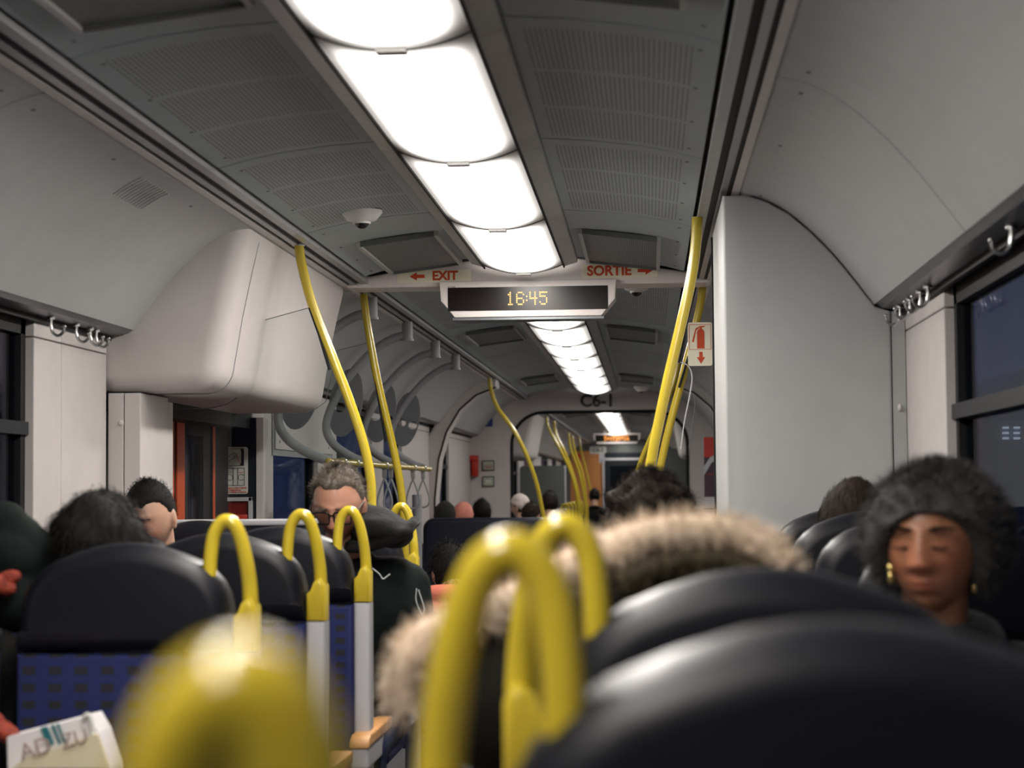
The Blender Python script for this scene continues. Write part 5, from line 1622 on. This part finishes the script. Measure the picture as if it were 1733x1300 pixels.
# ---- heads seen from behind on the right
h = P(1100, 790, 4.78); h.z -= 0.165
t, M, c, sh = person('person with dark curly hair seen from behind beside the thick yellow pole', h, 0.0, AWAY, skin='skin_brown', coat='black_cloth')
mb = MB(); hair_mesh(mb, M, c, hline(0.4, -0.4, -1.2), 0.030, 0.022, 34, 5200, 0.022, 0.0022, -0.02, 0.9, grow=(1.08, 1.05, 1.0))
part(t, mb, 'hair', 'hair_dark_brown')
h = P(1440, 808, 5.6); h.z -= 0.135
t, M, c, sh = person('woman with long straight brown hair seen from behind by the cabinet', h, 0.0, AWAY, broad=0.85, yaw=12, roll=-8, skin='skin_light', coat='grey_cloth')
mb = MB(); hair_mesh(mb, M, c, hline(0.4, -0.6, -1.3), 0.014, 0.001, 30, 3200, 0.06, 0.0018, 1.6, 0.03)
mb.cap(c + Vector((0, 0.06, -0.03)), c + Vector((-0.01, 0.085, -0.27)), 0.075, 0.055, 18)
part(t, mb, 'hair', 'hair_brown')
h = P(1592, 781, 4.78); h.z -= 0.135
t, M, c, sh = person('person with dark hair and a small bun just behind the fur hat', h, 0.0, AWAY, broad=0.7, skin='skin_light', coat='black_cloth')
mb = MB(); hair_mesh(mb, M, c, hline(0.4, -0.3, -1.0), 0.012, 0.003, 30, 900, 0.02, 0.0016, 0.3)
mb.ell(to_local(t, P(1614, 789, 4.78)), (0.022, 0.022, 0.02), 14, 10)
part(t, mb, 'hair', 'hair_black')

# ---- beyond the doors
h = P(760, 918, 9.0); h.z -= 0.135
t, M, c, sh = person('person with straight black hair in a coral hooded top beyond the man', h, LOW, AWAY, yaw=25, pitch=12, skin='skin_light', coat='coral_cloth')
mb = MB(); hair_mesh(mb, M, c, hline(0.35, -0.5, -1.3), 0.013, 0.002, 30, 2200, 0.06, 0.0016, 0.7, 0.04)
part(t, mb, 'hair', 'hair_black')
hd = MB(); hd.tube(smooth_path([(0.085 * math.cos(a), 0.05 + 0.075 * math.sin(a), c.z - 0.112 + 0.02 * math.sin(a)) for a in [2 * math.pi * i / 12 for i in range(13)]], 3), 0.045, 12)
hd.ell((0, 0.12, c.z - 0.19), (0.13, 0.06, 0.08), 20, 12)
link('hood', remesh(hd, 'hood', 0.009, 3), 'coral_cloth', t, Vector((0, 0, 0)))

fx, fy = t.location.x, t.location.y
t = thing('folding_seat', (fx, fy, LOW), 'low folding seat under the person in the coral hood', 'seat')
MB().slab(rect(fx - 0.20, fx + 0.20, fy - 0.18, fy + 0.24), 0.13, 0.18, 0.02, ax='z').build('seat_cushion', 'seat_fabric', t)
MB().box(fx - 0.05, fx + 0.05, fy - 0.05, fy + 0.05, LOW, 0.13).build('pedestal', 'frame_grey', t, smooth=False)


def far_person(u, v, Y, label, hair='hair_black', coat='black_cloth', turn=AWAY, hat=None, skin='skin_light', floor=LOW, yaw=0):
    h = P(u, v, Y); h.z -= 0.135
    t, M, c, sh = person(label, h, floor, turn, yaw=yaw, skin=skin, coat=coat, broad=0.75)
    mb = MB()
    if hat:
        hair_mesh(mb, M, c, hline(0.30, 0.02, -0.35), 0.020, 0.004, 30); part(t, mb, 'knit_hat', hat)
        mb = MB(); hair_mesh(mb, M, c, hline(0.5, -0.2, -0.9), 0.008, 0.003, 30, 300, 0.03); part(t, mb, 'hair', hair)
    else:
        hair_mesh(mb, M, c, hline(0.4, -0.15, -0.9), 0.016, 0.005, 30, 900, 0.025); part(t, mb, 'hair', hair)
    return t


far_person(753, 849, 16.1, 'distant person in a dark knit beanie above the wide blue seat', hat='dark_knit')
far_person(784, 850, 17.25, 'distant person in a pink knit hat beside the dark beanie', hat='pink_knit')
far_person(815, 845, 18.0, 'distant person with thick dark hair right of the pink hat')
far_person(880, 836, 20.6, 'distant person in a white knit hat left of the curved pole', hat='white_knit', hair='hair_brown', yaw=60)
far_person(899, 850, 19.6, 'distant person with light brown hair beside the curved pole', hair='hair_brown', yaw=-40)
far_person(930, 832, 19.9, 'distant person with dark hair right of the curved pole', hair='hair_dark_brown')
far_person(1006, 827, 33.0, 'tiny far person with dark hair by the ochre wall', hair='hair_black')
